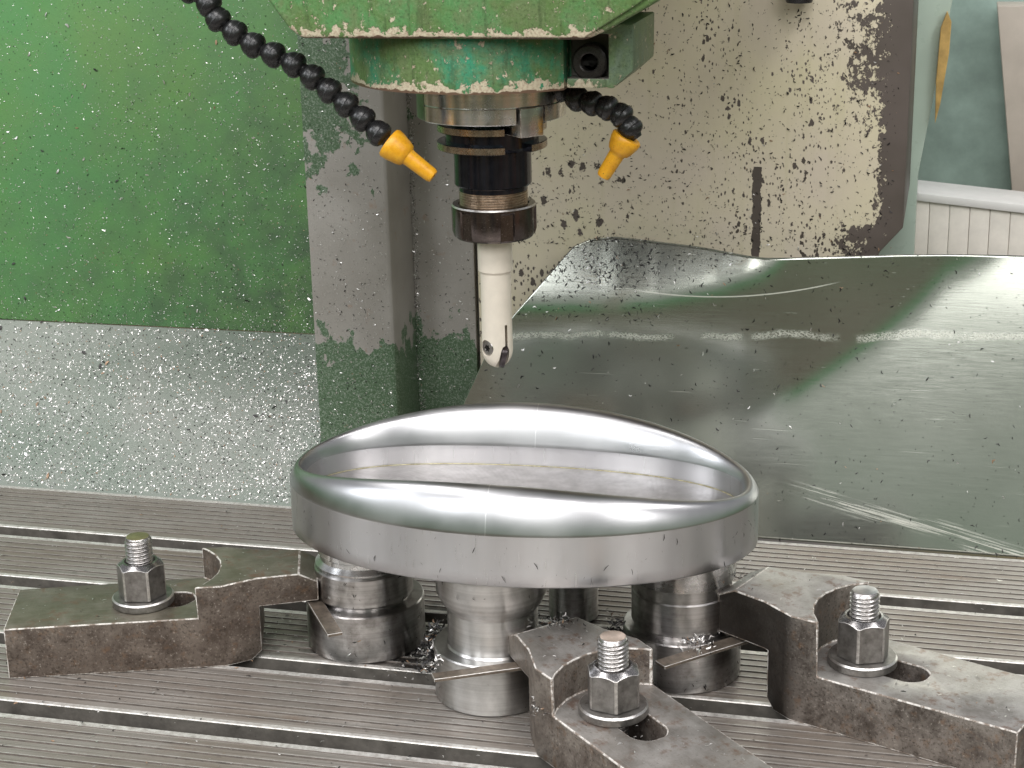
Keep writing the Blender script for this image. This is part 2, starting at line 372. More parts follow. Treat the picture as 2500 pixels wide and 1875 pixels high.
def mat_cream():
    n = NT('chipped_cream_paint'); f = n.noise(70, 3, .5); c = n.mix(n.step(f, .35, .65), (.60, .53, .43), (.62, .565, .40))
    st = n.noise(7, 4, .6, n.scaled((1, 1, .06))); c = n.mix(n.step(st, .55, .75, 0, .25), c, (.44, .42, .22))
    dens = n.noise(38, 3, .5, n.scaled((1, 1, .7), (11, 0, 5)))
    def flecks(size, thr, off):
        v = n.voro(size, n.scaled((1, 1, .55), off)); j = n.noise(size*.35, 3, .6)
        d_ = n.math('ADD', v.outputs['Distance'], n.math('MULTIPLY', n.math('SUBTRACT', j, .5), .5))
        keep = n.math('MULTIPLY', n.step(dens, .38, .66, 0, thr), n.math('MAXIMUM', n.step(n.x, -10, 75, .55, 1.0), n.step(n.z, 285, 215, 0, 1.0)))
        return n.math('LESS_THAN', d_, keep)
    k = n.math('MAXIMUM', flecks(2.6, .31, (0, 0, 0)), flecks(6.5, .26, (50, 9, 1))); k = n.math('MAXIMUM', k, flecks(17, .12, (150, 5, 7)))
    v9 = n.voro(9.5, n.scaled((1, 1, .7), (70, 3, 31))); reg = n.math('MULTIPLY', n.math('MULTIPLY', n.step(n.x, 12, -12), n.step(n.z, 180, 200)), n.step(n.z, 268, 240))
    k = n.math('MAXIMUM', k, n.math('LESS_THAN', n.math('ADD', v9.outputs['Distance'], n.math('MULTIPLY', n.math('SUBTRACT', n.noise(2.2, 4, .7), .5), .7)), n.math('MULTIPLY', reg, .25)))
    rag = n.noise(4.5, 6, .72, n.scaled((1, 1, .8))); e = n.step(n.x, 118, 179)
    zz = n.step(n.z, 245, 300); patch = n.math('MULTIPLY', e, zz)
    e2 = n.step(n.x, 163, 180, 0, 1.6)
    wear = n.math('ADD', n.math('MAXIMUM', n.math('MULTIPLY', patch, 1.05), e2), n.math('MULTIPLY', n.math('SUBTRACT', rag, .5), 3.2)); wear = n.step(wear, .60, .63)
    low = n.math('MULTIPLY', n.step(n.z, 215, 200), n.step(n.x, 120, 165)); wear = n.math('MAXIMUM', wear, n.step(n.math('ADD', low, n.math('MULTIPLY', n.math('SUBTRACT', rag, .5), 2.2)), .60, .63))
    gx = n.math('ADD', n.x, n.math('MULTIPLY', n.math('SUBTRACT', n.noise(5, 4, .7), .5), 5.0))
    slit = n.math('MULTIPLY', n.math('LESS_THAN', n.math('ABSOLUTE', n.math('SUBTRACT', gx, 89.0)), 3.0), n.math('LESS_THAN', n.z, 243.0))
    wear = n.math('MAXIMUM', wear, slit); under = n.mix(n.step(f, .4, .6), (.075, .062, .052), (.11, .09, .08))
    k = n.math('MAXIMUM', k, wear); c = n.mix(k, c, under)
    n.bump(n.math('MULTIPLY', k, -1.0), .15); return n.done(base=c, rough=n.step(f, .3, .7, .38, .48))
M_CREAM = mat_cream()
def mat_head(name, zlo, teal):
    n = NT(name); f = n.noise(34, 4, .6); g = n.noise(1.5, 4, .7); e = n.noise(8, 6, .66); q = n.noise(3.2, 5, .7, n.scaled((1, 1, .7), (9, 4, 2)))
    c = n.mix(n.step(f, .44, .56), (.115, .20, .065), teal); c = n.mix(n.step(n.noise(13, 5, .7), .46, .62, 0, .7), c, (.15, .20, .09))
    drip = n.noise(4, 3, .6, n.scaled((1, 1, .12))); c = n.mix(n.step(drip, .52, .70, 0, .55), c, (.055, .085, .035))
    c = n.mix(n.step(g, .54, .66, 0, .55), c, (.04, .06, .025)); c = n.mix(n.step(g, .34, .44, .35, 0), c, (.28, .36, .20))
    # chips: along the lower edge, and scars scattered up the face that thin out upwards
    edge = n.step(n.z, zlo+10, zlo+.5); m_ = n.math('ADD', n.math('MULTIPLY', edge, .85), n.math('MULTIPLY', n.math('SUBTRACT', e, .5), 3.0))
    chip = n.step(m_, .50, .53)
    sc_ = n.math('ADD', n.step(n.z, zlo+60, zlo, 0, .05), q); chip = n.math('MAXIMUM', chip, n.step(sc_, .665, .675)); chip = n.math('MAXIMUM', chip, n.math('MULTIPLY', n.step(e, .64, .65), .9))
    cream = n.mix(n.step(g, .45, .62), (.58, .52, .38), (.42, .33, .24)); c = n.mix(chip, c, cream)
    deep = n.step(n.math('ADD', n.step(n.z, zlo+3.0, zlo), n.math('MULTIPLY', n.math('SUBTRACT', e, .5), 2.2)), .58, .66); c = n.mix(deep, c, (.14, .085, .055))
    n.bump(n.math('SUBTRACT', n.math('MULTIPLY', g, .5), chip), .25); return n.done(base=c, rough=n.step(f, .3, .7, .34, .5))
M_HEAD = mat_head('head_green_paint', 361.0, (.10, .26, .09))
M_FLANGE = mat_head('flange_teal_green_paint', 331.6, (.035, .27, .15))
M_BRACKET = mat_head('bracket_green_paint', 330.0, (.13, .19, .12))
def mat_sheet():
    n = NT('scratched_stainless_sheet'); a = n.noise(.7, 3, .6, n.scaled((.04, .04, 1))); b_ = n.noise(.9, 2, .6); big = n.noise(90, 3, .5)
    c = n.mix(n.step(big, .35, .65), (.37, .385, .34), (.44, .45, .405))
    # rubbed streak across the sheet, and long scratches
    wob = n.math('MULTIPLY', n.math('SUBTRACT', n.noise(45, 3, .6), .5), 12.0)
    zs = n.math('SUBTRACT', n.math('ADD', n.z, wob), n.math('MULTIPLY', n.math('SUBTRACT', n.x, 20.0), .03))
    band = n.math('MULTIPLY', n.step(n.math('ABSOLUTE', n.math('SUBTRACT', zs, 132.0)), 3.4, .9), n.math('MULTIPLY', n.step(n.noise(.9, 5, .85, n.scaled((.6, 1, 1.2))), .44, .58), n.step(n.noise(28, 2, .5, n.scaled((1, 1, .2), (17, 0, 0))), .36, .46)))
    z2 = n.math('ADD', n.z, n.math('ADD', n.math('MULTIPLY', n.x, .22), wob)); b2 = n.math('MULTIPLY', n.step(n.math('ABSOLUTE', n.math('SUBTRACT', z2, 62.0)), 7.5, 2.0), n.step(n.noise(1.3, 3, .75, n.rot(-.217, (.02, .02, 1.0))), .50, .64))
    b2 = n.math('MULTIPLY', b2, n.step(n.x, 118, 140))
    arc = n.math('ADD', 160.0, n.math('MULTIPLY', n.math('POWER', n.math('DIVIDE', n.math('SUBTRACT', n.x, 55.0), 90.0), 2.0), 11.0))
    b3 = n.math('MULTIPLY', n.step(n.math('ABSOLUTE', n.math('SUBTRACT', n.z, arc)), .55, .15), n.math('MULTIPLY', n.step(n.x, 10, 30), n.step(n.x, 150, 135)))
    hair = n.math('MULTIPLY', n.step(n.noise(1.0, 2, .5, n.scaled((.012, 1, .8), (0, 0, 40))), .71, .75), .3); b3 = n.math('MAXIMUM', b3, hair)
    k = n.math('MAXIMUM', n.math('MAXIMUM', band, b2), b3); c = n.mix(n.step(n.voro(5).outputs['Distance'], .10, .06), c, (.04, .045, .035)); c = n.mix(n.math('MULTIPLY', k, .7), c, (.62, .61, .54))
    n.bump(n.math('ADD', n.math('MULTIPLY', a, .5), n.math('MULTIPLY', b_, .2)), .012)
    return n.done(base=c, metal=n.math('SUBTRACT', .86, n.math('MULTIPLY', k, .6)), rough=n.math('ADD', n.step(a, .3, .7, .13, .19), n.math('MULTIPLY', k, .3)))
M_SHEET = mat_sheet()
M_PALE = mat_simple('pale_green_paint', (.46, .56, .48), 0, .3, .06, 60, .02)
M_TEAL = mat_simple('speckled_teal_paint', (.30, .40, .36), 0, .4, .18, 25, .06)
M_BEIGE = mat_simple('beige_paint', (.42, .37, .32), 0, .5, .08, 25, .04)
M_WHITE = mat_simple('white_lip', (.72, .71, .69), 0, .4, .05, 25, .02)
M_IVORY = mat_simple('ivory_block', (.76, .72, .65), 0, .5, .08, 14, .03)
M_PLASTIC = mat_simple('black_hose_plastic', (.016, .016, .017), 0, .28, .35, 5, .06)
def mat_yellow():
    n = NT('yellow_nozzle_plastic'); f = n.noise(4, 4, .6); g = n.noise(.9, 4, .7)
    c = n.mix(n.step(f, .35, .65), (.70, .31, .012), (.82, .42, .02)); c = n.mix(n.step(g, .63, .68, 0, .8), c, (.10, .06, .02)); c = n.mix(n.step(f, .60, .72, 0, .5), c, (.35, .18, .03))
    n.bump(n.math('ADD', f, g), .12); return n.done(base=c, rough=.36)
M_YELLOW = mat_yellow()
M_YDIRTY = mat_simple('ochre_plate', (.55, .36, .12), 0, .5, .3, 12, .03)
M_CUTTER = mat_simple('satin_nickel_shank', (.78, .71, .61), .2, .42, .05, 9, .002)
M_OXIDE = mat_simple('blued_black_holder', (.045, .048, .065), .85, .17, .3, 12, .004)
M_COLNUT = mat_simple('browned_collet_nut', (.13, .11, .105), .95, .2, .3, 9, .01)
M_BRONZE = mat_simple('bronzed_ground_ring', (.46, .38, .30), .95, .26, .35, 7, .03)
M_TBRASS = mat_simple('bronzed_thread', (.40, .31, .23), .95, .3, .3, 3, .02)
M_INSERT = mat_simple('carbide_insert', (.05, .04, .042), .5, .32, .2, 3, .01)
M_CHIP = mat_simple('bright_swarf', (.64, .62, .60), .75, .3, .1, 2, .01)
M_CHIPD = mat_simple('dark_swarf', (.022, .02, .02), .5, .4, .3, 2, .01)
M_CHIPB = mat_simple('brown_swarf', (.30, .19, .12), .4, .45, .3, 2, .01)

M_BOLT = mat_simple('oily_black_bolt', (.035, .032, .03), .5, .3, .3, 4, .08)
# ------------------------------------------------------------------ milling table
def build_table():
    XL, XR = -900, 620
    prof = []   # (y, z, material of the segment that starts here) walking from the back edge forward
    prof += [(202.5, -60, 0), (202.5, -1.0, 1), (201.7, 0, 1)]
    slots = [127.0, 48.0, -31.8, -111.5, -191]
    y = 201.7
    r_ = random.Random(3)
    def land(ya, yb):
        # a flat lip beside each slot, planed grooves between
        yy = ya-4.2; prof.append((yy, 0, 2)); k = 0
        prof.append((yy-.35, -.55, 2)); prof.append((yy-.9, -.55, 1)); prof.append((yy-1.3, .0, 0))
        yy -= 1.3
        while yy > yb+11.0:
            nxt = yy-(7.25 if yy-7.25*2 > yb else (yy-yb-4.5))+r_.uniform(-.35, .35)
            d = r_.uniform(.38, .75)
            prof.append((nxt+2.3, -.05, 1)); prof.append((nxt+1.15, .25, 2)); prof.append((nxt+.95, -d, 2)); prof.append((nxt+.0, -d, 0)); prof.append((nxt-.15, -.10, 0))
            yy = nxt-.15
        prof.append((yb+3.6, 0.0, 1)); prof.append((yb+.5, 0.0, 1))
    for i, s_ in enumerate(slots):
        land(y, s_)
        prof.append((s_, -.5, 3)); prof.append((s_, -14, 3)); prof.append((s_+6, -14, 3)); prof.append((s_+6, -30, 3)); prof.append((s_-20, -30, 3))
        prof.append((s_-20, -14, 3)); prof.append((s_-14, -14, 3)); prof.append((s_-14, -.5, 1)); prof.append((s_-14.5, 0, 1))
        y = s_-14.5
    land(y, -420); prof.append((-420, 0, 0)); prof.append((-420, -60, 0))
    xs = np.linspace(XL, XR, 77)
    V = []; F = []; FM = []
    P = len(prof)
    for x in xs:
        for (yy, zz, mm_) in prof: V.append((x, yy, zz))
    for i in range(len(xs)-1):
        for q in range(P-1):
            F.append((i*P+q, i*P+q+1, (i+1)*P+q+1, (i+1)*P+q)); FM.append(prof[q][2])
        F.append((i*P+P-1, i*P, (i+1)*P, (i+1)*P+P-1)); FM.append(0)
    F.append(tuple(range(P))); FM.append(0); F.append(tuple((len(xs)-1)*P+q for q in reversed(range(P)))); FM.append(0)
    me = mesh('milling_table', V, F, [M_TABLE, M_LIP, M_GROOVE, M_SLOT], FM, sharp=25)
    fix_normals(me)
    o = link('milling_table', me)
    tag(o, 'grooved steel milling machine table with long dark T-slots under all the clamps', 'machine table')
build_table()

# ------------------------------------------------------------------ the oval ring
RX, RY, RA, RB = -13.0, 1.0, 135.0, 82.0
RROT = radians(2.0)
def crest(x, y=0): return 133.3-.00095*(x+7)**2+.013*y
def tkf(x): return 5.4+9.6*max(0, 1-(x/132)**2)
def tif(x): return 3.6+10.4*max(0, 1-(x/132)**2)
def build_ring():
    root = thing('oval_steel_ring', 'polished oval steel ring with saddle shaped rim standing on four turned pillars', 'steel ring', (RX, RY, 80), RROT)
    N = 360
    # inset, z (relative to the bottom) of the cross-section, walked from the bottom outside over the crest to the bottom inside
    def section(x, y=0):
        zc = crest(x, y)-80; zf = 29.3; zi = 31.0
        s_ = [(1.2, 0), (0, 1.2), (0, 8), (0, 16), (0, 24), (0, zf-.15), (.0, zf)]
        tk = tkf(x); ti = tif(x)
        for k in range(1, 25):
            t = k/24; s_.append((tk*(.62*t+.38*t*t), zf+(zc-zf)*(1-(1-t)**1.8)))
        for k in range(1, 19):
            t = k/18; s_.append((tk+ti*(1.18*t-.18*t*t), zi+(zc-zi)*(1-t**1.9)))
        w = tk+ti
        s_ += [(w, zi-3), (w, 16), (w, 0.6), (w-.6, 0)]
        return s_
    V = []; F = []; FM = []
    for i in range(N):
        t = 2*pi*i/N; ex, ey = RA*cos(t), RB*sin(t)
        nx, ny = cos(t)/RA, sin(t)/RB; l = hypot(nx, ny); nx /= l; ny /= l
        for d, z in section(ex, ey): V.append((ex-nx*d, ey-ny*d, z))
    P = len(section(0))
    for i in range(N):
        j = (i+1) % N
        for q in range(P):
            q2 = (q+1) % P
            F.append((i*P+q, j*P+q, j*P+q2, i*P+q2)); FM.append(1 if (q < 6 or q >= 48) else 0)
    me = mesh('ring_body', V, F, [M_RING, M_RINGW], FM, sharp=50); fix_normals(me)
    me.polygons.foreach_set('use_smooth', [True]*len(me.polygons)); me.set_sharp_from_angle(angle=radians(50))
    link('ring_body', me, root)
    # the floor plate inside, with a narrow gap line round it
    prof_n = 180; V = []; F = []
    for i in range(prof_n):
        t = 2*pi*i/prof_n; ex, ey = RA*cos(t), RB*sin(t); nx, ny = cos(t)/RA, sin(t)/RB; l = hypot(nx, ny); nx /= l; ny /= l
        for d, z in ((tkf(ex)+tif(ex)-.1, 2), (tkf(ex)+tif(ex)-.1, 18.8), (tkf(ex)+tif(ex)+.5, 19.3)): V.append((ex-nx*d, ey-ny*d, z))
    for i in range(prof_n):
        j = (i+1) % prof_n
        for q in range(2): F.append((i*3+q, j*3+q, j*3+q+1, i*3+q+1))
    F.append(tuple(i*3+2 for i in range(prof_n))); F.append(tuple(i*3 for i in reversed(range(prof_n))))
    me = mesh('floor_plate', V, F, [M_FLOOR], sharp=30); fix_normals(me)
    link('floor_plate', me, root)
    V = []; F = []
    for i in range(prof_n):
        t = 2*pi*i/prof_n; ex, ey = RA*cos(t), RB*sin(t); nx, ny = cos(t)/RA, sin(t)/RB; l = hypot(nx, ny); nx /= l; ny /= l
        tk = tkf(ex)+tif(ex)
        wv = .25*sin(37*t)+.2*sin(91*t+1)
        for d, z in ((tk-.5, 18.5), (tk+.5, 19.8+wv*.3), (tk+.9+wv, 19.4)): V.append((ex-nx*d, ey-ny*d, z))
    for i in range(prof_n):
        j = (i+1) % prof_n
        for q in range(2): F.append((i*3+q, j*3+q, j*3+q+1, i*3+q+1))
    me = mesh('burr_line', V, F, [mat_simple('brassy_burr', (.36, .33, .22), .6, .4, .4, 3, .03)], sharp=60); link('burr_line', me, root)
build_ring()

# ------------------------------------------------------------------ pillars
def pillar(name, label, x, y, parts):
    root = thing(name, label, 'support pillar', (x, y, .25), 0, 'turned steel pillars carrying the ring')
    for pn, prof, mt in parts:
        lathe(pn, prof, mt, root, n=112, sharp=28)
base = lambda r, h=30: [(0, 0), (r-.8, 0), (r, .8), (r, h-.7), (r-.7, h), (0, h)]
pillar('support_pillar', 'left turned steel pillar with polished stepped top beside the left clamp nose', -111.3, 5, [
    ('pillar_base', base(35.3, 29.2), M_TURN),
    ('pillar_neck', [(0, 29.2), (26.4, 29.2), (26.4, 31.6), (0, 31.6)], M_TURN),
    ('pillar_body', [(0, 31.6), (28.3, 31.6), (29.2, 32.5), (29.2, 49.4), (28.4, 50.2), (0, 50.2)], M_TURN),
    ('pillar_cap', [(0, 50.2), (27.6, 50.2), (28.4, 52.5), (25.6, 55.2), (25.6, 58), (26.6, 59), (26.6, 63.5), (25.2, 64.2), (25.2, 79.7), (0, 79.7)], M_TURN_BR)])
pillar('support_pillar', 'front middle steel pillar with narrow waist between the left pillar and the front clamp', -19.1, -43.6, [
    ('pillar_base', base(33.5, 30.2), M_TURN_MID),
    ('pillar_neck', [(0, 30.2), (26.3, 30.2), (25.4, 31.4), (25.4, 52.5), (26.2, 54), (26.6, 55.2), (0, 55.2)], M_TURN_MID),
    ('pillar_body', [(0, 55.2), (26.9, 55.2), (28.4, 57.0), (31.2, 63.0), (31.2, 79.7), (0, 79.7)], M_TURN_MID)])
pillar('support_pillar', 'right steel pillar half hidden behind the black nose of the right clamp', 80.1, 3.5, [
    ('pillar_base', base(33.6, 29.6), M_TURN),
    ('pillar_neck', [(0, 29.6), (27.6, 29.6), (27.6, 32.2), (0, 32.2)], M_TURN),
    ('pillar_body', [(0, 32.2), (28.2, 32.2), (28.9, 33), (28.9, 51.2), (28.2, 52), (28.2, 59.6), (0, 59.6)], M_TURN),
    ('pillar_cap', [(0, 59.6), (29.8, 59.6), (30.2, 60.4), (30.2, 79.7), (0, 79.7)], M_TURN_BR)])
pillar('support_pillar', 'slim rear steel pillar seen behind the front clamp under the ring', 4.0, 62.0, [
    ('pillar_body', [(0, 0), (14.6, 0), (15.2, .6), (15.2, 66), (0, 66)], M_TURN),
    ('pillar_cap', [(0, 66), (24, 66), (25, 67), (25, 79.7), (0, 79.7)], M_TURN)])

# ------------------------------------------------------------------ clamps
def clamp(label, Mx, My, ang, hb, ht, zb, nose_bot, topmat, L=110.0, foot=146.0, tip=181.0, body=None):
    """goose-neck clamp: s runs from the tail to the nose, t across; origin at the tail"""
    a = radians(ang); ux, uy = cos(a), sin(a)
    root = thing('goose_neck_clamp', label, 'clamp', (Mx-ux*L, My-uy*L, .15), a, 'goose neck clamps holding down the pillars')
    prof = [(0, 0), (foot-6, 0), (foot, 5), (foot, nose_bot), (tip, nose_bot), (tip, ht-6.0), (tip-11, ht), (L, ht), (L, zb), (0, zb)]
    W = hb+6
    bm = prism_bm([(s_, z_) for s_, z_ in prof], -W, W, 'y')
    cuts = []
    # concave seat for the nut, open towards the tail
    cuts.append(cyl_bm(L-27, 0, 40.5, zb, ht+20, 96))
    # slot
    n = 24; R_ = 10.3
    sl = [(71+R_*cos(pi/2+pi*i/n), R_*sin(pi/2+pi*i/n)) for i in range(n+1)]+[(97+R_*cos(-pi/2+pi*i/n), R_*sin(-pi/2+pi*i/n)) for i in range(n+1)]
    cuts.append(prism_bm(sl, -5, zb+9))
    # sides: bar narrower than the shoulder, nose tapering to the tip
    for sg in (1, -1):
        out = [(-20, hb-1.5), (0, hb-1.5), (L, hb), (L+15, hb+.5), (L+36, hb-8), (tip+1, 17.5), (tip+20, 16.5), (tip+20, 60), (-20, 60)]
        out = [(s_, sg*t_) for s_, t_ in out]
        cuts.append(prism_bm(out, -10, ht+30))
    def fm(nn, c):
        if nn.z > .8: return 1
        return 0
    b_ = solid('clamp_body', bm, [body, topmat, M_EDGE], cuts, .7, 2, root, facemat=fm, edge_mat=2, clampov=False)
    # worn, slightly uneven outline
    me = b_.data
    for v in me.vertices:
        p = v.co*1000
        v.co.x += S*.22*sin(p.y*.7+p.z*.9); v.co.y += S*.22*sin(p.x*.35+p.z*.6+2); v.co.z += S*.12*sin(p.x*.22+p.y*.31) if p.z > 1 else 0
    return root
CL = clamp('left goose neck clamp with olive worn top and brown forged side', -205, -24.4, 19.7, 29.6, 51.0, 31.5, 32.9, M_CT[0], tip=181, body=M_FORGED[0])
CC = clamp('front goose neck clamp pointing away with rusty scraped top', 54.6, -99.35, 134.7, 31.6, 50.6, 30.0, 32.9, M_CT[1], tip=176, body=M_FORGED[1])
CR = clamp('right goose neck clamp with taller nose and pale rust stained bar', 172.4, -22.5, 157.6, 31.6, 61.6, 30.0, 33.3, M_CT[2], foot=143, tip=178, body=M_FORGED[2])

def hexr(a, af): 
    k = (a % (pi/3))-pi/6
    return af/2/cos(k)
def nut_and_stud(lab, x, y, zb, ztop_nut, ztop_stud, rot, endmat, wr, af=25.2, sr=8.0):
    wz = 5.0
    wroot = thing('washer', 'thick dark round washer under the hex nut on the '+lab, 'washer', (x, y, zb+.2), rot, 'washers under the clamp nuts')
    lathe('washer_ring', [(9, 0), (wr-.5, 0), (wr, .5), (wr, wz-.9), (wr-.9, wz), (9, wz)], [M_BLACK, M_NUTEDGE], wroot, closed=True, n=96, matsel=lambda p: 1 if (.2 < p.normal.z < .95) else 0)
    nroot = thing('hex_nut', 'tall blackened hex nut with silvery worn corners on the '+lab, 'nut', (x, y, zb+wz+.25), rot, 'hex nuts on the clamp studs')
    H = ztop_nut-zb-wz; N = 216; V = []; F = []; FM = []
    rc = 10.2; k = .80
    rows = 0
    for i in range(N):
        a = 2*pi*i/N; rh = hexr(a, af); rcorner = af/2/cos(pi/6)
        # soften the corner slightly
        rh = min(rh, rcorner-.45)
        drop = (rh-rc)*k
        V += [((rh-.5)*cos(a), (rh-.5)*sin(a), 0), (rh*cos(a), rh*sin(a), .6), (rh*cos(a), rh*sin(a), H*.5), (rh*cos(a), rh*sin(a), H-drop),
              ((rh-.35)*cos(a), (rh-.35)*sin(a), H-drop+.3), (rc*cos(a), rc*sin(a), H-.2), (9.1*cos(a), 9.1*sin(a), H), (8.6*cos(a), 8.6*sin(a), H-.8), (7.2*cos(a), 7.2*sin(a), H-3.5), (7.2*cos(a), 7.2*sin(a), 0)]
        rows = 10
    for i in range(N):
        j = (i+1) % N
        edge = abs((((i+.5)/N*360) % 60)-0) < 3.6 or abs((((i+.5)/N*360) % 60)-60) < 3.6
        for q in range(rows):
            q2 = (q+1) % rows
            F.append((i*rows+q, j*rows+q, j*rows+q2, i*rows+q2))
            FM.append(2 if q == 3 else (1 if q in (4, 5) else (2 if (edge and q in (1, 2)) else 0)))
    me = mesh('nut_body', V, F, [M_BLACK, M_NUTTOP, M_NUTEDGE], FM, sharp=24); fix_normals(me)
    link('nut_body', me, nroot)
    sroot = thing('threaded_stud', 'threaded steel stud standing out of the nut on the '+lab, 'stud', (x, y, -14), rot+.7, 'threaded studs through the clamps')
    Hs = ztop_stud+14; pitch = 2.35; N = 72; V = []; F = []; step = .2; z0 = 30
    nz = int((Hs-1.4-z0)/step); dep = 1.05
    def rr(z, a):
        ph = ((z-pitch*a/(2*pi))/pitch) % 1.0
        tri = 1-abs(2*ph-1)
        tri = min(1, max(0, (tri-.12)/.72))
        fade = min(1, max(0, (Hs-.6-z)/1.6))
        return sr-dep+dep*tri*fade-(.0 if z < Hs-1.6 else (z-(Hs-1.6))*.35)
    zs = [z0+step*i for i in range(nz+1)]+[Hs-.7, Hs]
    for i in range(N):
        a = 2*pi*i/N
        for z in zs:
            r = rr(z, a) if z < Hs-.75 else sr-dep*.75-(0 if z < Hs-.1 else .7)
            V.append((r*cos(a), r*sin(a), z))
    P = len(zs)
    for i in range(N):
        j = (i+1) % N
        for q in range(P-1): F.append((i*P+q, j*P+q, j*P+q+1, i*P+q+1))
    me = mesh('thread', V, F, [M_THREAD], sharp=60); link('thread', me, sroot)
    rt_ = sr-dep*.75-.7
    lathe('stud_end', [(0, Hs-1.2), (rt_-.1, Hs-1.2), (rt_+.05, Hs+.02), (rt_-.25, Hs+.12), (0, Hs+.12)], endmat, sroot, n=48)
    lathe('stud_core', [(0, 0), (sr-1.1, 0), (sr-1.1, 30.1), (0, 30.1)], M_DARKBORE, sroot, n=36)
nut_and_stud('left clamp', -235.5, -36.5, 31.5, 58.4, 73.6, radians(11), M_STUDTOP[0], 18.1)
nut_and_stud('front clamp', 62.1, -111.0, 30.0, 56.6, 72.6, radians(-13.5+60), M_STUDTOP[1], 18.0)
nut_and_stud('right clamp', 183.2, -29.8, 30.0, 58.2, 72.6, radians(22), M_STUDTOP[2], 18.5)

def strip(label, p0, p1, width, z, th=1.9):
    dx, dy = p1[0]-p0[0], p1[1]-p0[1]; L_ = hypot(dx, dy)
    bm = box_bm(0, L_, 0, width, 0, th)
    o = solid('shim_strip', bm, [M_SHIM, M_LIP], (), .22, 1, None, (p0[0], p0[1], z), atan2(dy, dx), edge_mat=1)
    tag(o, label, 'shim', 'thin packing strips under the clamp noses')
strip('flat packing strip sticking out of the left clamp nose over the left pillar base', (-112.8, -57.4), (-139.5, -17.0), -8.6 if False else 8.6, 29.8) if False else None
strip('short packing strip under the left clamp nose on the left pillar base', (-143.0, -12.0), (-112.4, -57.6), 8.8, 29.8)
strip('long packing strip running under the front clamp nose on the middle pillar base', (-37.0, -99.6), (12.0, -73.0), 7.6, 30.6)
strip('packing strip littered with swarf under the right clamp nose', (80.4, -59.4), (128.0, -11.0), 9.0, 30.0)

# ------------------------------------------------------------------ spindle head, tool holder, cutter
AX, AY = -39.35, 58.07
TOCAM = atan2(-900-AY, 215-AX)          # direction from the axis to the camera, seen from above
head = thing('milling_head', 'green painted milling head casting with chipped cream edges above the tool', 'milling head', (AX, AY, 331.6))  # the milling head alone, not the whole machine
def loc_(x, y, z): return (x-AX, y-AY, z-331.6)
X = lambda x: x-AX
ho = [(-119, 361), (33.5, 361), (46, 366.5), (77, 384), (120, 416), (120, 470), (-210, 470), (-137, 381), (-126, 366)]
M_HEADL = mat_head('head_green_paint_local', 361.0-331.6, (.10, .26, .09)); M_FLANGEL = mat_head('flange_teal_green_paint_local', 0, (.035, .27, .15)); M_BRL = mat_head('bracket_paint_local', -1, (.13, .19, .12))
solid('head_casting', prism_bm([(X(a), b-331.6) for a, b in ho], -27-AY, 200-AY, 'y'), [M_HEADL], (), 2.2, 4, head, limit=10)
solid('cover_plate', prism_bm([(X(-58.5), 30.6), (X(33), 30.6), (X(60), 47), (X(100), 76), (X(100), 120), (X(-58.5), 120)], -29.2-AY, -26.9-AY, 'y'), [M_HEADL], (), .9, 3, head)
solid('spindle_nose_flange', cyl_bm(0, 0, 78.6, 0, 29.6, 160), [M_FLANGEL], [box_bm(X(15.5), X(80), -200, 17-AY, -5, 40)], 1.2, 3, head, sharp=40)
blk = prism_bm([(X(17.5), 1.4), (X(42.3), 1.4), (X(52.7), 10.5), (X(53.0), 34.5), (X(17.5), 34.5)], 0-AY, 66-AY, 'y')
solid('clamp_block', blk, [M_BRL, M_WAYDARK], [box_bm(X(10), X(39.8), -200, 11-AY, 6.5, 29.4)], .8, 2, head, facemat=lambda nn, c: 1 if (c.x < X(39.9) and c.y > 1-AY and c.y < 12-AY) else 0)
sc = lathe('cap_screw', [(4.6, 2), (4.6, 9.2), (5.4, 9.8), (8.3, 9.6), (9.4, 8.6), (9.5, 0), (4.6, 0)], M_BOLT, head, (X(29.2), 11-AY, 346.2-331.6), n=56, closed=True)
sc.rotation_euler = (pi/2, 0, 0)
sk = lathe('screw_socket', [(0, 3.0), (5.4, 3.0)], M_DARKBORE, head, (X(29.2), 11-AY, 346.2-331.6), n=6); sk.rotation_euler = (pi/2, 0, 0)
# ground steel spindle collar with a key notch
def arc_solid(name, r0, r1, z0, z1, a0, a1, mt, parent, n=96, ch=.5):
    return lathe(name, [(r0, z0), (r1-ch, z0), (r1, z0+ch), (r1, z1-ch), (r1-ch, z1), (r0, z1)], mt, parent, n=n, a0=a0, a1=a1, closed=True)
ang = lambda deg: TOCAM+radians(deg)     # positive turns to the picture's right
k0, k1 = 18.5, 44.0
spn = thing('spindle_collar', 'ground steel spindle collar reflecting coloured stripes under the green flange', 'spindle collar', (AX, AY, 309.1))
arc_solid('collar_top', 20, 42.5, 9.2, 30, ang(-61), ang(245), M_COLLAR, spn, 128)
arc_solid('collar_skirt', 20, 42.5, 0, 9.18, ang(k1), ang(245), M_COLLAR, spn, 128)
arc_solid('collar_skirt', 20, 42.5, 0, 9.18, ang(-61), ang(k0), M_COLLAR, spn, 64)
mid = ang(31.2)
kb = box_bm(25, 42.9, -7.6, 7.6, -7.2, 9.0)
solid('drive_key', kb, [M_TURN_BR, M_EDGE], (), .5, 2, spn, (0, 0, 0), mid, edge_mat=1)
arc_solid('drive_key', 20, 42.3, .3, 30, ang(-105), ang(-62), M_BLACK, spn, 48)
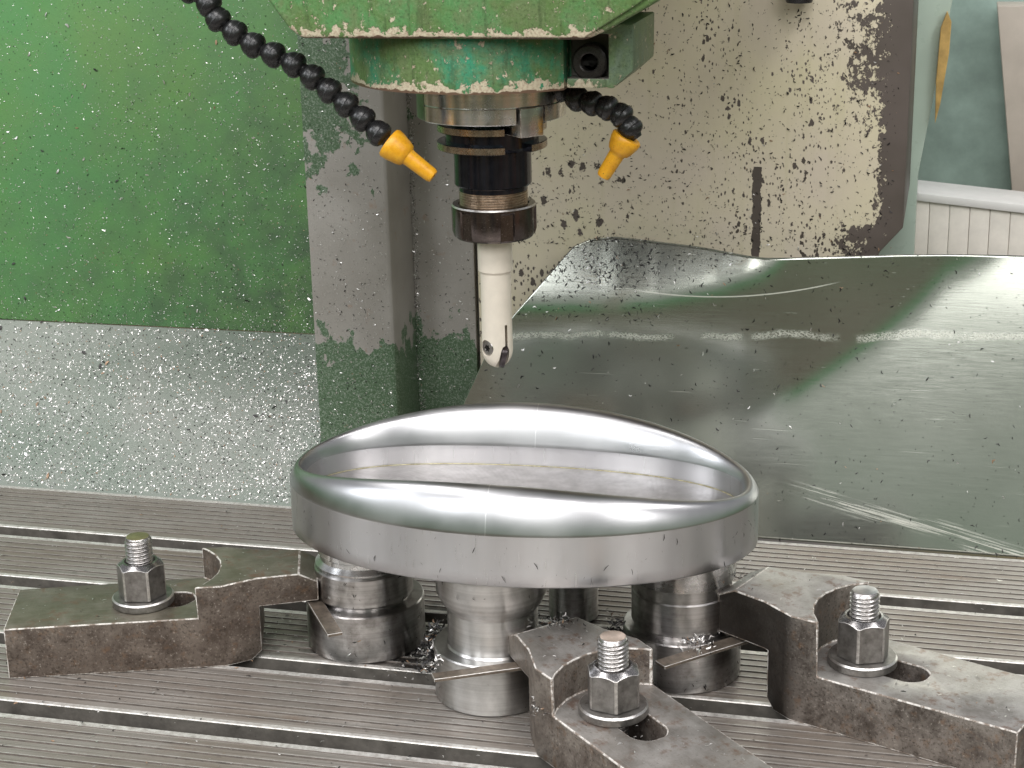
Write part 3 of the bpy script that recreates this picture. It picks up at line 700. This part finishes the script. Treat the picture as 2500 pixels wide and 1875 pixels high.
# tool holder
th = thing('tool_holder', 'black collet chuck tool holder clamped in the spindle above the cutter', 'tool holder', (AX, AY, 239.0))
zz = lambda z: z-239.0
n0, n1 = 12.8, 44.5
M_CORE = M_OXIDE
lathe('holder_body', [(0, zz(308)), (23.5, zz(308)), (23.5, zz(304)), (26.8, zz(302)), (26.8, zz(293)), (24.2, zz(290.8)), (22.3, zz(290)), (22.3, zz(270.4)), (21.6, zz(269.4)), (19.9, zz(268.6)), (19.9, zz(266.4)), (0, zz(266.4))], M_OXIDE, th, n=128)
def bev(r0, r1, z0, z1, a0, a1, nm, par, up_):
    return lathe(nm, [(r0, z0), (r1-.5, z0), (r1, z0+.4), (r1, z1-.4), (r1-.5, z1), (r0, z1)], [M_OXIDE, M_BRONZE], par, n=120, a0=a0, a1=a1, closed=True, matsel=lambda p: 1 if abs(p.normal.z) < .6 and hypot(p.center.x, p.center.y) > (r1-1.2)*S else 0)
bev(20, 31.6, zz(291.0), zz(295.4), ang(n1), ang(n0+360), 'lower_flange_ring', th, 0)
bev(20, 31.4, zz(301.2), zz(305.6), ang(60), ang(n0+360), 'upper_flange_ring', th, 0)
# thread between the body and the nut
V = []; F = []; N = 96; zs = np.arange(zz(255), zz(266.5), .12); P = len(zs)
for i in range(N):
    a = 2*pi*i/N
    for z in zs:
        ph = ((z-1.5*a/(2*pi))/1.5) % 1.0; r = 19.9-.75+.75*min(1, max(0, (1-abs(2*ph-1)-.1)/.7)); V.append((r*cos(a), r*sin(a), z))
for i in range(N):
    j = (i+1) % N
    for q in range(P-1): F.append((i*P+q, j*P+q, j*P+q+1, i*P+q+1))
link('holder_thread', mesh('holder_thread', V, F, [M_TBRASS], sharp=60), th)
# collet nut with six spanner flats
def nutmod(a, r, z):
    k = ((a-ang(18)) % (pi/3)); k = min(k, pi/3-k)
    if k < radians(9.5) and zz(239) <= z < zz(255.5) and r > 22: return min(r, 23.0/cos(k)), z
    return r, z
lathe('collet_nut', [(12, zz(239)), (22.2, zz(239)), (23.6, zz(240.2)), (24.6, zz(243.5)), (24.6, zz(255.2)), (24.6, zz(256.6)), (24.55, zz(257.6)), (23.9, zz(258.5)), (20.6, zz(258.5)), (20.2, zz(256)), (12, zz(256))],
      [M_COLNUT, M_NUTEDGE], th, n=360, closed=True, rmod=nutmod, sharp=24, matsel=lambda p: 1 if (.15 < p.normal.z < .9 and p.center.z > zz(257)*S) else 0)
lathe('collet_face', [(0, zz(241)), (12.2, zz(241)), (12.2, zz(240)), (0, zz(240))], M_DARKBORE, th, n=48)
# the cutter
ct = thing('ball_nose_cutter', 'pale satin ball nose milling cutter hanging over the ring', 'milling cutter', (AX, AY, 159.2))
rc_ = 9.25; za = lambda z: z-159.2
pr = [(0, 0)]+[(rc_*sin(pi/2*i/20), rc_*(1-cos(pi/2*i/20))*1.25) for i in range(1, 21)]+[(9.05, 20), (8.95, 40), (8.95, za(214)), (9.0, za(217.2)), (10.15, za(218.6)), (10.15, za(241.5)), (0, za(241.5))]
V, F = lathe_data(pr, 128)
bmc = bmesh.new(); vs_ = [bmc.verts.new(v) for v in V]
for f in F:
    try: bmc.faces.new([vs_[i] for i in f])
    except ValueError: pass
bmesh.ops.remove_doubles(bmc, verts=bmc.verts, dist=1e-4); bmesh.ops.recalc_face_normals(bmc, faces=bmc.faces)
rotm = TOCAM
def rbox(x0, x1, y0, y1, z0, z1, a):
    b = box_bm(x0, x1, y0, y1, z0, z1); bmesh.ops.rotate(b, verts=b.verts, cent=(0, 0, 0), matrix=Matrix.Rotation(a, 3, 'Z')); return b
# kerf and insert pocket, seen a little right of the middle; y runs to the picture's right
pk = prism_bm([(-3.2, -2), (-1.4, 1.5), (.9, 7), (2.2, 12), (3.1, 14.2), (4.5, 15.0), (6.0, 14.4), (6.9, 12), (6.6, 8), (5.2, 3), (4.0, -2)], 2.2, 20, 'x')
bmesh.ops.rotate(pk, verts=pk.verts, cent=(0, 0, 0), matrix=Matrix.Rotation(rotm, 3, 'Z'))
kerf = rbox(0, 20, 4.6, 6.0, 12, 27.5, rotm)
ANS = ang(-47)
def radial(b):
    bmesh.ops.rotate(b, verts=b.verts, cent=(0, 0, 0), matrix=Matrix.Rotation(pi/2, 3, 'Y')); bmesh.ops.rotate(b, verts=b.verts, cent=(0, 0, 0), matrix=Matrix.Rotation(ANS, 3, 'Z'))
    bmesh.ops.translate(b, verts=b.verts, vec=(0, 0, 13.4)); return b
solid('cutter_body', bmc, [M_CUTTER], [kerf, pk, radial(cyl_bm(0, 0, 4.9, 7.3, 14, 40))], 0, 1, ct, sharp=30)
ins = []
for i in range(25):
    t = pi/2*i/24; ins.append((9.7*sin(t), -.5+9.7*(1-cos(t))*1.2))
ins += [(9.0, 12.6), (6, 13.8), (2, 13.8), (0, 13)]
bi = prism_bm([(a, b) for a, b in ins], -1.6, 1.6, 'y')
bmesh.ops.rotate(bi, verts=bi.verts, cent=(0, 0, 12), matrix=Matrix.Rotation(radians(-12), 3, 'X'))
bmesh.ops.translate(bi, verts=bi.verts, vec=(0, 4.4, 0))
io = solid('carbide_insert', bi, [M_INSERT, M_NUTEDGE], (), .25, 2, ct, (0, 0, 0), rotm, edge_mat=-1)
scw = lathe('insert_screw', [(0, .2), (1.5, .2), (2.2, 1.1), (4.2, 1.1), (4.75, .5), (4.75, 0), (0, 0)], [M_TURN], ct, None, n=40)
scw.matrix_basis = Matrix.Translation(Vector((cos(ANS)*7.0, sin(ANS)*7.0, 13.4))*S) @ Matrix.Rotation(ANS, 4, 'Z') @ Matrix.Rotation(pi/2, 4, 'Y')
scd = lathe('screw_star', [(0, 1.0), (2.5, 1.28)], [M_DARKBORE], ct, None, n=12, rmod=lambda a, r, z: (r*(1 if int(round(a/(pi/6))) % 2 else .6), 1.26))
scd.matrix_basis = scw.matrix_basis.copy()

# ------------------------------------------------------------------ coolant hoses
def hose(label, pts, r, nozzle, name='coolant_hose'):
    root = thing(name, label, 'coolant hose', pts[0])
    P0 = Vector(pts[0])
    seg = None
    prof = []
    for k in range(0, 13):
        a = -pi/2*.66+(pi/2*.66+pi/2*.42)*k/12; rk = r*(.955 if a < -.05 else 1.0); prof.append((rk*cos(a), rk*sin(a)))
    prof = [(r*.42, -r*1.0), (r*.50, -r*.86)]+[(r*.93*cos(a_), r*.93*sin(a_)) for a_ in [-pi/2*.62+pi/2*.62*q_/8 for q_ in range(9)]]+[(r*.955, r*.05), (r*1.0, r*.08), (r*.995, r*.30), (r*.93, r*.50), (r*.78, r*.68), (r*.52, r*.80), (r*.44, r*.98), (r*.42, r*1.05)]
    for i in range(len(pts)):
        p = Vector(pts[i]); q = Vector(pts[min(i+1, len(pts)-1)]); b_ = Vector(pts[max(i-1, 0)])
        d = (q-b_).normalized()
        if seg is None:
            o = lathe('hose_segment', prof, M_PLASTIC, root, n=40, sharp=40); seg = o
        else:
            o = seg.copy(); col.objects.link(o)
        o.rotation_mode = 'QUATERNION'; o.rotation_quaternion = d.to_track_quat('Z', 'Y') @ Matrix.Rotation(i*1.1, 3, 'Z').to_quaternion(); o.location = (p-P0)*S
    a, b, c = [Vector(v) for v in nozzle]       # start of collar, shoulder, tip
    d = (c-a).normalized(); L1 = (b-a).length; L2 = (c-a).length; R1 = r*1.22
    nz = lathe('nozzle', [(r*.5, -1), (R1*.92, -1), (R1, 0), (R1*.97, L1*.3), (R1*.82, L1*.8), (R1*.72, L1*1.02), (R1*.55, L1+1.2), (R1*.52, L1+2.5), (R1*.47, L2-1.6), (R1*.40, L2), (R1*.2, L2), (R1*.2, L2-4)], M_YELLOW, root, n=48, sharp=45)
    nz.rotation_mode = 'QUATERNION'; nz.rotation_quaternion = d.to_track_quat('Z', 'Y'); nz.location = (a-P0)*S
    return root
hp = [(-182.3, 0, 376.6), (-177.6, 0, 368.6), (-168.2, 0, 361.2), (-157.9, 0, 354.6), (-146.4, 0, 349.4), (-134.8, 0, 344.2), (-124.6, 0, 337.6), (-115.4, 0, 330.4), (-106.0, 0, 322.9), (-96.8, 0, 315.3), (-88.2, 0, 307.6)]
hp = [(-193, 0, 384), (-205, 0, 394)][::-1]+hp
hose('long black segmented coolant hose with yellow nozzle on the left', hp, 7.3, ((-81.5, 0, 302.0), (-72.8, 0, 295.0), (-57.6, 0, 284.0)))
hr = [(2, 52, 325), (12.6, 46, 320.8), (21.9, 42, 319.0), (30.8, 40, 316.9), (38.6, 40, 313.2), (43.6, 40, 306.4)]
hose('short curved black coolant hose with yellow nozzle right of the spindle', hr, 7.1, ((42.0, 40, 300.2), (38.0, 40, 292.6), (28.6, 40, 278.6)))

# ------------------------------------------------------------------ machine behind
bed = thing('column_way', 'grey vertical machine way with ragged green paint left at its foot', 'machine column', (0, 254, -60))
def lb(name, x0, x1, y0, y1, z0, z1, mats, parent, off, bevel=.8, **k):
    return solid(name, box_bm(x0-off[0], x1-off[0], y0-off[1], y1-off[1], z0-off[2], z1-off[2]), mats, (), bevel, 2, parent, **k)
def wayfix(o, dz): return o
# keep object coordinates equal to scene millimetres for the position-dependent paints: origin at 0
bed.location = (0, 0, 0)
solid('way_front', prism_bm([(-220.5, 230), (-163.5, 230), (-161, 231.2), (-159.2, 236), (-159.2, 300), (-220.5, 300)], -60, 520), [M_WAY], (), .6, 2, bed)
solid('way_recess', box_bm(-159.3, -113.5, 278, 310, -60, 520), [M_WAY], (), .3, 1, bed)
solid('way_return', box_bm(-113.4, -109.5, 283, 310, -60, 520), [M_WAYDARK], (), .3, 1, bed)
cast = thing('cream_casting', 'large flat cream casting with black flecks and worn brown right edge', 'machine casting', (0, 0, 0))
solid('casting_face', prism_bm([(-109.4, 40), (120, 40), (160, 150), (172.5, 187), (187, 204), (187.5, 520), (-109.4, 520)], 272, 420, 'y'), [M_CREAM], (), .8, 2, cast)
lathe('black_knob', [(0, -10), (8.2, -10), (9, -8.5), (9, 30), (0, 30)], M_PLASTIC, cast, (115, 262, 363.0), n=40)
tray = thing('sloping_chip_guard', 'sloping pale green guard thick with bright swarf behind the table, left', 'chip guard', (0, 0, 0))
solid('guard_sheet', prism_bm([(203.3, -40), (203.3, -2), (299, 101.5), (301, 101.3), (206, -4), (206, -40)], -900, -224.5, 'x'), [M_TRAY], (), .25, 1, tray)
gp = thing('green_guard_panel', 'upright bright green sheet metal panel dusted with swarf at left', 'guard panel', (0, 0, 0))
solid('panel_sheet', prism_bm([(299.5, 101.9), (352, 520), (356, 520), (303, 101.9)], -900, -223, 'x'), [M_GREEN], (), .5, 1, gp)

# stainless splash sheet, bent
SL = (0.295, 0.13, 0.4)
def splash():
    tb = [(-139.6, 11.2), (-121.5, 48.0), (-109.7, 77.1), (-94.2, 111.2), (-74.4, 140.8), (-34.0, 188.4), (-22.3, 193.5), (-5.2, 195.9), (51.8, 191.6), (87.5, 187.1), (98.6, 186.3), (112.7, 186.9), (186.7, 189.5), (265.9, 189.8), (423.8, 192.2)]
    tx, tz = zip(*tb)
    arcx = [-150, 0, 20, 39, 56, 87, 122, 154, 173, 197, 215, 239, 262, 420]; arcz = [66, 66.5, 68, 70.5, 73.3, 79.6, 95.7, 118, 131.5, 152.7, 173, 187, 205, 260]
    whx = [-150, -52, -14, 26, 67, 96, 106, 125, 420]; whz = [150, 152.8, 154.3, 158.9, 168, 179.4, 187, 215, 400]
    nx_, nz_ = 190, 110
    TOPX, TOPZ = tx, tz
    V = []; F = []
    for i in range(nx_+1):
        f = i/nx_; x = TOPX[0]+.5+(430-TOPX[0])*(f**1.0)
        a = np.interp(x, arcx, arcz); b_ = np.interp(x, whx, whz)
        zfull = np.linspace(0, 260, 521)
        s1_ = 1/(1+np.exp((zfull-a)/4.5)); s2_ = 1/(1+np.exp(-(zfull-b_)/4.0))
        sl = SL[0]*s1_+SL[1]*(1-s1_)*(1-s2_)+SL[2]*s2_
        Y = 204.2+np.concatenate([[0], np.cumsum(sl[:-1]*.5)])
        zt = np.interp(x, TOPX, TOPZ)
        zs = np.linspace(0, zt, nz_+1)
        for z in zs: V.append((x, float(np.interp(z, zfull, Y)), z+.6))
    for i in range(nx_):
        for q in range(nz_):
            a = i*(nz_+1)+q; F.append((a, a+nz_+1, a+nz_+2, a+1))
    me = mesh('splash_sheet', V, F, [M_SHEET, M_EDGE], sharp=60)
    o = link('splash_sheet', me)
    md = o.modifiers.new('thickness', 'SOLIDIFY'); md.thickness = 1.0*S; md.offset = -1.0; md.material_offset_rim = 1
    tag(o, 'bent scratched stainless splash sheet leaning behind the table at right', 'splash sheet')
splash()

# far right background
bgp = thing('pale_green_machine_panel', 'pale green machine cover right behind the brown edge of the cream casting', 'machine panel', (0, 0, 0))
solid('panel_face', prism_bm([(150, 60), (192, 60), (192, 206), (212, 345), (216, 520), (150, 520)], 450, 470, 'y'), [M_PALE], (), 1, 2, bgp)
yp = solid('panel_bracket', prism_bm([(202.8, 247), (206, 262), (210.5, 300), (211, 322), (207.5, 330), (203.5, 318), (202, 280)], 441, 449.5, 'y'), [M_YDIRTY], (), .5, 1)
tag(yp, 'narrow ochre yellow plate hanging on the pale green cover', 'plate')
cab = solid('teal_cabinet', box_bm(150, 460, 640, 680, 100, 620), [M_TEAL], (), 1, 2)
tag(cab, 'blurred speckled teal cabinet wall at the far right', 'cabinet')
pb = solid('beige_post', prism_bm([(246, 320), (330, 320), (330, 130), (272, 130)], 590, 630, 'y'), [M_BEIGE], (), 1, 2)
tag(pb, 'beige post with slanted edge cut by the right border', 'post')
led = thing('white_ledge', 'white edged ledge on ivory blocks behind the splash sheet', 'ledge', (0, 0, 0))
solid('ledge_lip', prism_bm([(184, 176), (184, 182.5), (300, 172), (300, 165)], 505, 560, 'y'), [M_WHITE], (), .6, 2, led)
for i in range(8):
    x0 = 186+i*15.6; t = 176.5-(x0-184)*.092
    solid('ledge_block', prism_bm([(x0, 110), (x0, t), (x0+15.35, t-1.4), (x0+15.35, 110)], 508, 550, 'y'), [M_IVORY], (), .7, 2, led)

# ------------------------------------------------------------------ swarf
def chips(name, pts, nrm, size, mats, probs, label, cat='swarf', curl=.5, wid=(.22, .4), along=None, lift=.12):
    """little curled slivers lying on a surface: two quads each"""
    n = len(pts); V = np.zeros((n, 6, 3)); nrm = np.asarray(nrm, float)
    if nrm.ndim == 1: nrm = np.tile(nrm, (n, 1))
    nrm = nrm/np.linalg.norm(nrm, axis=1, keepdims=True)
    ref = np.where(np.abs(nrm[:, 2:3]) > .9, np.array([[1., 0, 0]]), np.array([[0, 0, 1.]]))
    t1 = np.cross(nrm, ref); t1 /= np.linalg.norm(t1, axis=1, keepdims=True); t2 = np.cross(nrm, t1)
    a = rng.uniform(0, 2*pi, n) if along is None else rng.normal(along, .5, n)
    d = t1*np.cos(a)[:, None]+t2*np.sin(a)[:, None]; s_ = np.cross(nrm, d)
    L_ = (size[0]+(size[1]-size[0])*rng.random(n)**2.2)[:, None]; Wd = L_*rng.uniform(wid[0], wid[1], n)[:, None]
    tilt = rng.uniform(-.25, .8, n)[:, None]; s2 = s_*np.sqrt(np.maximum(0, 1-tilt**2*.5))+nrm*tilt*.7
    bend = curl*rng.uniform(-1, 1, n)[:, None]*L_*.4; h = rng.uniform(0, .35, n)[:, None]*L_
    c = np.asarray(pts, float)+nrm*lift
    for k, (u_, hh) in enumerate(((-.5, 0.0), (0.0, .5), (.5, .1))):
        cc = c+d*L_*u_+nrm*h*hh+s_*bend*(1 if k == 1 else 0); wk = Wd*(.5 if k == 1 else .22)
        V[:, k*2] = cc-s2*wk+nrm*Wd*.3; V[:, k*2+1] = cc+s2*wk+nrm*Wd*.3
    idx = np.arange(n)[:, None]*6
    Fq = np.concatenate([idx+np.array([[0, 2, 3, 1]]), idx+np.array([[2, 4, 5, 3]])], 1).reshape(-1, 4)
    mi = np.repeat(rng.choice(len(mats), n, p=probs), 2)
    me = bpy.data.meshes.new(name); V = V.reshape(-1, 3)*S
    me.vertices.add(len(V)); me.vertices.foreach_set('co', V.ravel()); me.loops.add(len(Fq)*4); me.loops.foreach_set('vertex_index', Fq.ravel())
    me.polygons.add(len(Fq)); me.polygons.foreach_set('loop_start', np.arange(0, len(Fq)*4, 4)); me.polygons.foreach_set('loop_total', np.full(len(Fq), 4))
    for mt in mats: me.materials.append(mt)
    me.polygons.foreach_set('material_index', mi.astype(np.int32)); me.update(calc_edges=True)
    o = link(name, me); tag(o, label, cat, kind='stuff'); return o
CM = [M_CHIP, M_CHIPD, M_CHIPB]
def ru(a, b, n): return rng.uniform(a, b, n)
# on the sloping guard
n = 15000; x = -225-330*rng.random(n)**1.15; v = rng.random(n)**.85; v = 1-v*.98
pts = np.stack([x, 203.3+95.7*v, -2+103.5*v], 1); slope_n = np.array([0, -103.5, 95.7])
chips('swarf_on_guard', pts, slope_n, (.55, 1.9), CM, [.66, .29, .05], 'fine bright swarf covering the sloping pale green guard', wid=(.25, .5))
n = 70; v = rng.random(n); chips('large_swarf_on_guard', np.stack([ru(-520, -226, n), 203.3+95.7*v, -2+103.5*v], 1), slope_n, (2.4, 5), CM, [.6, .25, .15], 'scattered larger curled chips on the sloping pale green guard', wid=(.3, .55))
# on the green panel
n = 12500; x = -224-320*rng.random(n)**1.25; z = 102+270*rng.random(n)**1.35
pts = np.stack([x, 299.5+(z-101.9)*52.5/418.1, z], 1); pn = np.array([0, -418.1, 52.5])
chips('swarf_on_panel', pts, pn, (.4, 1.55), CM, [.62, .34, .04], 'fine specks of swarf stuck on the upright green panel', wid=(.2, .45))
n = 60; z = ru(104, 370, n); chips('large_swarf_on_panel', np.stack([ru(-520, -226, n), 299.5+(z-101.9)*52.5/418.1, z], 1), pn, (2.2, 4.2), CM, [.7, .2, .1], 'larger bright flakes stuck on the upright green panel', wid=(.3, .55))
# on the ways
n = 2600; z = -5+370*rng.random(n)**1.9; pts = np.stack([ru(-219, -163, n), np.full(n, 229.9), z], 1)
n2 = 1300; z2 = 5+330*rng.random(n2)**1.5; pts2 = np.stack([ru(-158, -114, n2), np.full(n2, 277.9), z2], 1)
n3 = 1100; pts3 = np.stack([rng.normal(-157.2, 1.4, n3), rng.normal(276.6, .8, n3), 20+320*rng.random(n3)], 1)
chips('swarf_on_ways', np.concatenate([pts, pts2, pts3]), (0, -1, 0), (.45, 1.9), CM, [.55, .42, .03], 'swarf clinging to the grey machine ways and the groove between them', wid=(.2, .45))
# on the cream casting, dark
n = 2600; z = 185+185*rng.random(n)**1.3; pts = np.stack([ru(-108, 180, n), np.full(n, 271.9), z], 1)
chips('swarf_on_casting', pts, (0, -1, 0), (.6, 2.6), CM, [.05, .9, .05], 'dark slivers of swarf stuck on the cream casting', wid=(.15, .5))
# on the splash sheet (found by ray later): sample its mesh
def on_sheet(n, cond):
    o = bpy.data.objects['splash_sheet']; co = np.empty(len(o.data.vertices)*3); o.data.vertices.foreach_get('co', co); co = co.reshape(-1, 3)*1000
    no = np.empty(len(o.data.vertices)*3); o.data.vertices.foreach_get('normal', no); no = no.reshape(-1, 3)
    no = np.where(no[:, 1:2] > 0, -no, no)
    k = np.where(cond(co))[0]; k = rng.choice(k, n); return co[k]+rng.normal(0, .9, (n, 3))*np.array([1, 0, 1]), no[k]
p, q = on_sheet(900, lambda c: (c[:, 2] > 165+.02*c[:, 0]) & (c[:, 0] < 90) & (c[:, 0] > -90)); 
k = (rng.random(len(p)) < np.exp(-np.maximum(0, p[:, 0]-0)/45)); p, q = p[k], q[k]
p2, q2 = on_sheet(330, lambda c: (c[:, 2] > 140) & (c[:, 0] < 30)); p3, q3 = on_sheet(1000, lambda c: c[:, 0] > -120)
chips('swarf_on_splash_sheet', np.concatenate([p, p2, p3]), np.concatenate([q, q2, q3]), (.9, 3.0), CM, [.10, .88, .02], 'dark slivers of swarf scattered over the stainless splash sheet', wid=(.14, .4), curl=.9)
# on the table
n = 2800; pts = np.stack([ru(-500, 330, n), ru(-190, 201, n), np.full(n, .05)], 1)
c1 = np.stack([rng.normal(-60, 26, 900), rng.normal(0, 22, 900), np.full(900, .3)], 1); c2 = np.stack([rng.normal(30, 18, 500), rng.normal(5, 20, 500), np.full(500, .3)], 1)
c3 = np.stack([rng.normal(-165, 12, 160), rng.normal(0, 18, 160), np.full(160, .2)], 1)
chips('swarf_on_table', np.concatenate([pts, c1, c2, c3]), (0, 0, 1), (.6, 2.6), CM, [.55, .35, .10], 'fine swarf lying in the grooves of the machine table', wid=(.15, .4))
n = 95; chips('large_swarf_on_table', np.stack([ru(-480, 300, n), ru(-190, 200, n), np.full(n, .3)], 1), (0, 0, 1), (2.4, 5), CM, [.6, .2, .2], 'scattered larger curled chips on the machine table', wid=(.25, .45), curl=1)
# heaps beside the pillars
def heap(name, cx, cy, cz, sx__, sy__, h, n, label, pr=(.25, .7, .05), size=(1.2, 5)):
    p = np.stack([rng.normal(cx, sx__, n), rng.normal(cy, sy__, n), np.zeros(n)], 1); r = ((p[:, 0]-cx)/sx__)**2+((p[:, 1]-cy)/sy__)**2
    p[:, 2] = cz+rng.random(n)*h*np.exp(-r/2); nn = rng.normal(0, .6, (n, 3)); nn[:, 2] = np.abs(nn[:, 2])+.4; nn[:, 1] -= .4
    return chips(name, p, nn, size, CM, list(pr), label, wid=(.16, .36), curl=1.0)
heap('swarf_heap', -62, -12, .3, 7, 9, 26, 900, 'oily dark heap of swarf between the left and middle pillars')
heap('swarf_heap', 44, -8, .3, 6, 6, 40, 900, 'oily black clump of swarf against the right pillar', (.12, .85, .03))
heap('swarf_heap', 93, -28, 32.5, 4.5, 6, 3.5, 240, 'swarf piled on the packing strip under the right clamp nose', (.45, .5, .05), (1, 3.4))
heap('swarf_heap', -44, -72, 28, 1.6, 5, 4, 40, 'bright chips stuck on the rim of the middle pillar base', (.8, .2, 0), (1.5, 4))
# on pillars' faces, the ring wall and the clamps: thin dark slivers
def on_cyl(x, y, r, z0, z1, n, a0=-110, a1=110):
    a = TOCAM+np.radians(rng.uniform(a0, a1, n)); nn = np.stack([np.cos(a), np.sin(a), np.zeros(n)], 1)
    return np.array([x, y, 0])+nn*r+np.stack([np.zeros(n)]*2+[rng.uniform(z0, z1, n)], 1), nn
A = [on_cyl(-111.3, 5, 35.35, 2, 28, 60), on_cyl(-111.3, 5, 29.3, 33, 49, 45), on_cyl(-19.1, -43.6, 33.6, 2, 28, 14), on_cyl(-19.1, -43.6, 31.3, 64, 79, 8), on_cyl(80.1, 3.5, 33.7, 1, 12, 70), on_cyl(4, 62, 15.3, 20, 60, 30)]
chips('swarf_on_pillars', np.concatenate([a[0] for a in A]), np.concatenate([a[1] for a in A]), (.8, 3.2), CM, [.2, .78, .02], 'thin dark slivers of swarf stuck to the steel pillars', wid=(.12, .25))
n = 95; t = rng.uniform(pi*1.02, 2*pi*.985, n); nn = np.stack([np.cos(t)/RA, np.sin(t)/RB, np.zeros(n)], 1); nn /= np.linalg.norm(nn, axis=1, keepdims=True)
p = np.stack([RA*np.cos(t), RB*np.sin(t), 81+28*rng.random(n)], 1)
cr, sr_ = cos(RROT), sin(RROT)
p = np.stack([RX+p[:, 0]*cr-p[:, 1]*sr_, RY+p[:, 0]*sr_+p[:, 1]*cr, p[:, 2]], 1)
chips('swarf_on_ring', p, nn, (.9, 4.2), CM, [.15, .85, 0], 'thin dark needles of swarf stuck to the side of the ring', wid=(.07, .15), along=pi/2, curl=.3, lift=.02)
def on_clamp(Mx, My, ang_, zb, zt, n):
    a = radians(ang_); s_ = rng.uniform(-105, 65, n); t = rng.uniform(-25, 25, n); z = np.where(s_ > 14, zt, zb); t = np.where(s_ > 30, t*.6, t)
    return np.stack([Mx+s_*cos(a)-t*sin(a), My+s_*sin(a)+t*cos(a), z], 1)
p = np.concatenate([on_clamp(-205, -24.4, 19.7, 31.6, 51.1, 110), on_clamp(54.6, -99.35, 134.7, 30.1, 50.7, 150), on_clamp(172.4, -22.5, 157.6, 30.1, 61.7, 150)])
chips('swarf_on_clamps', p, (0, 0, 1), (.6, 3), CM, [.7, .22, .08], 'bright slivers of swarf lying on the clamp tops', wid=(.15, .35), lift=.05)
# swarf in the nut seat of the front clamp and on the edge of the pillars
p = np.concatenate([np.stack([rng.normal(25, 3, 160), rng.normal(-112, 5, 160), np.full(160, 30.3)], 1), np.stack([rng.normal(19, 6, 140), rng.normal(-56, 4, 140), 50.8+rng.random(140)*1.5], 1), np.stack([rng.normal(108, 5, 120), rng.normal(2, 7, 120), 61.5+rng.random(120)*2], 1)])
chips('swarf_tufts', p, rng.normal(0, .5, (len(p), 3))+np.array([0, -.2, 1.]), (.8, 3.4), CM, [.45, .5, .05], 'tufts of swarf packed in the clamp corners', wid=(.15, .3), curl=1)
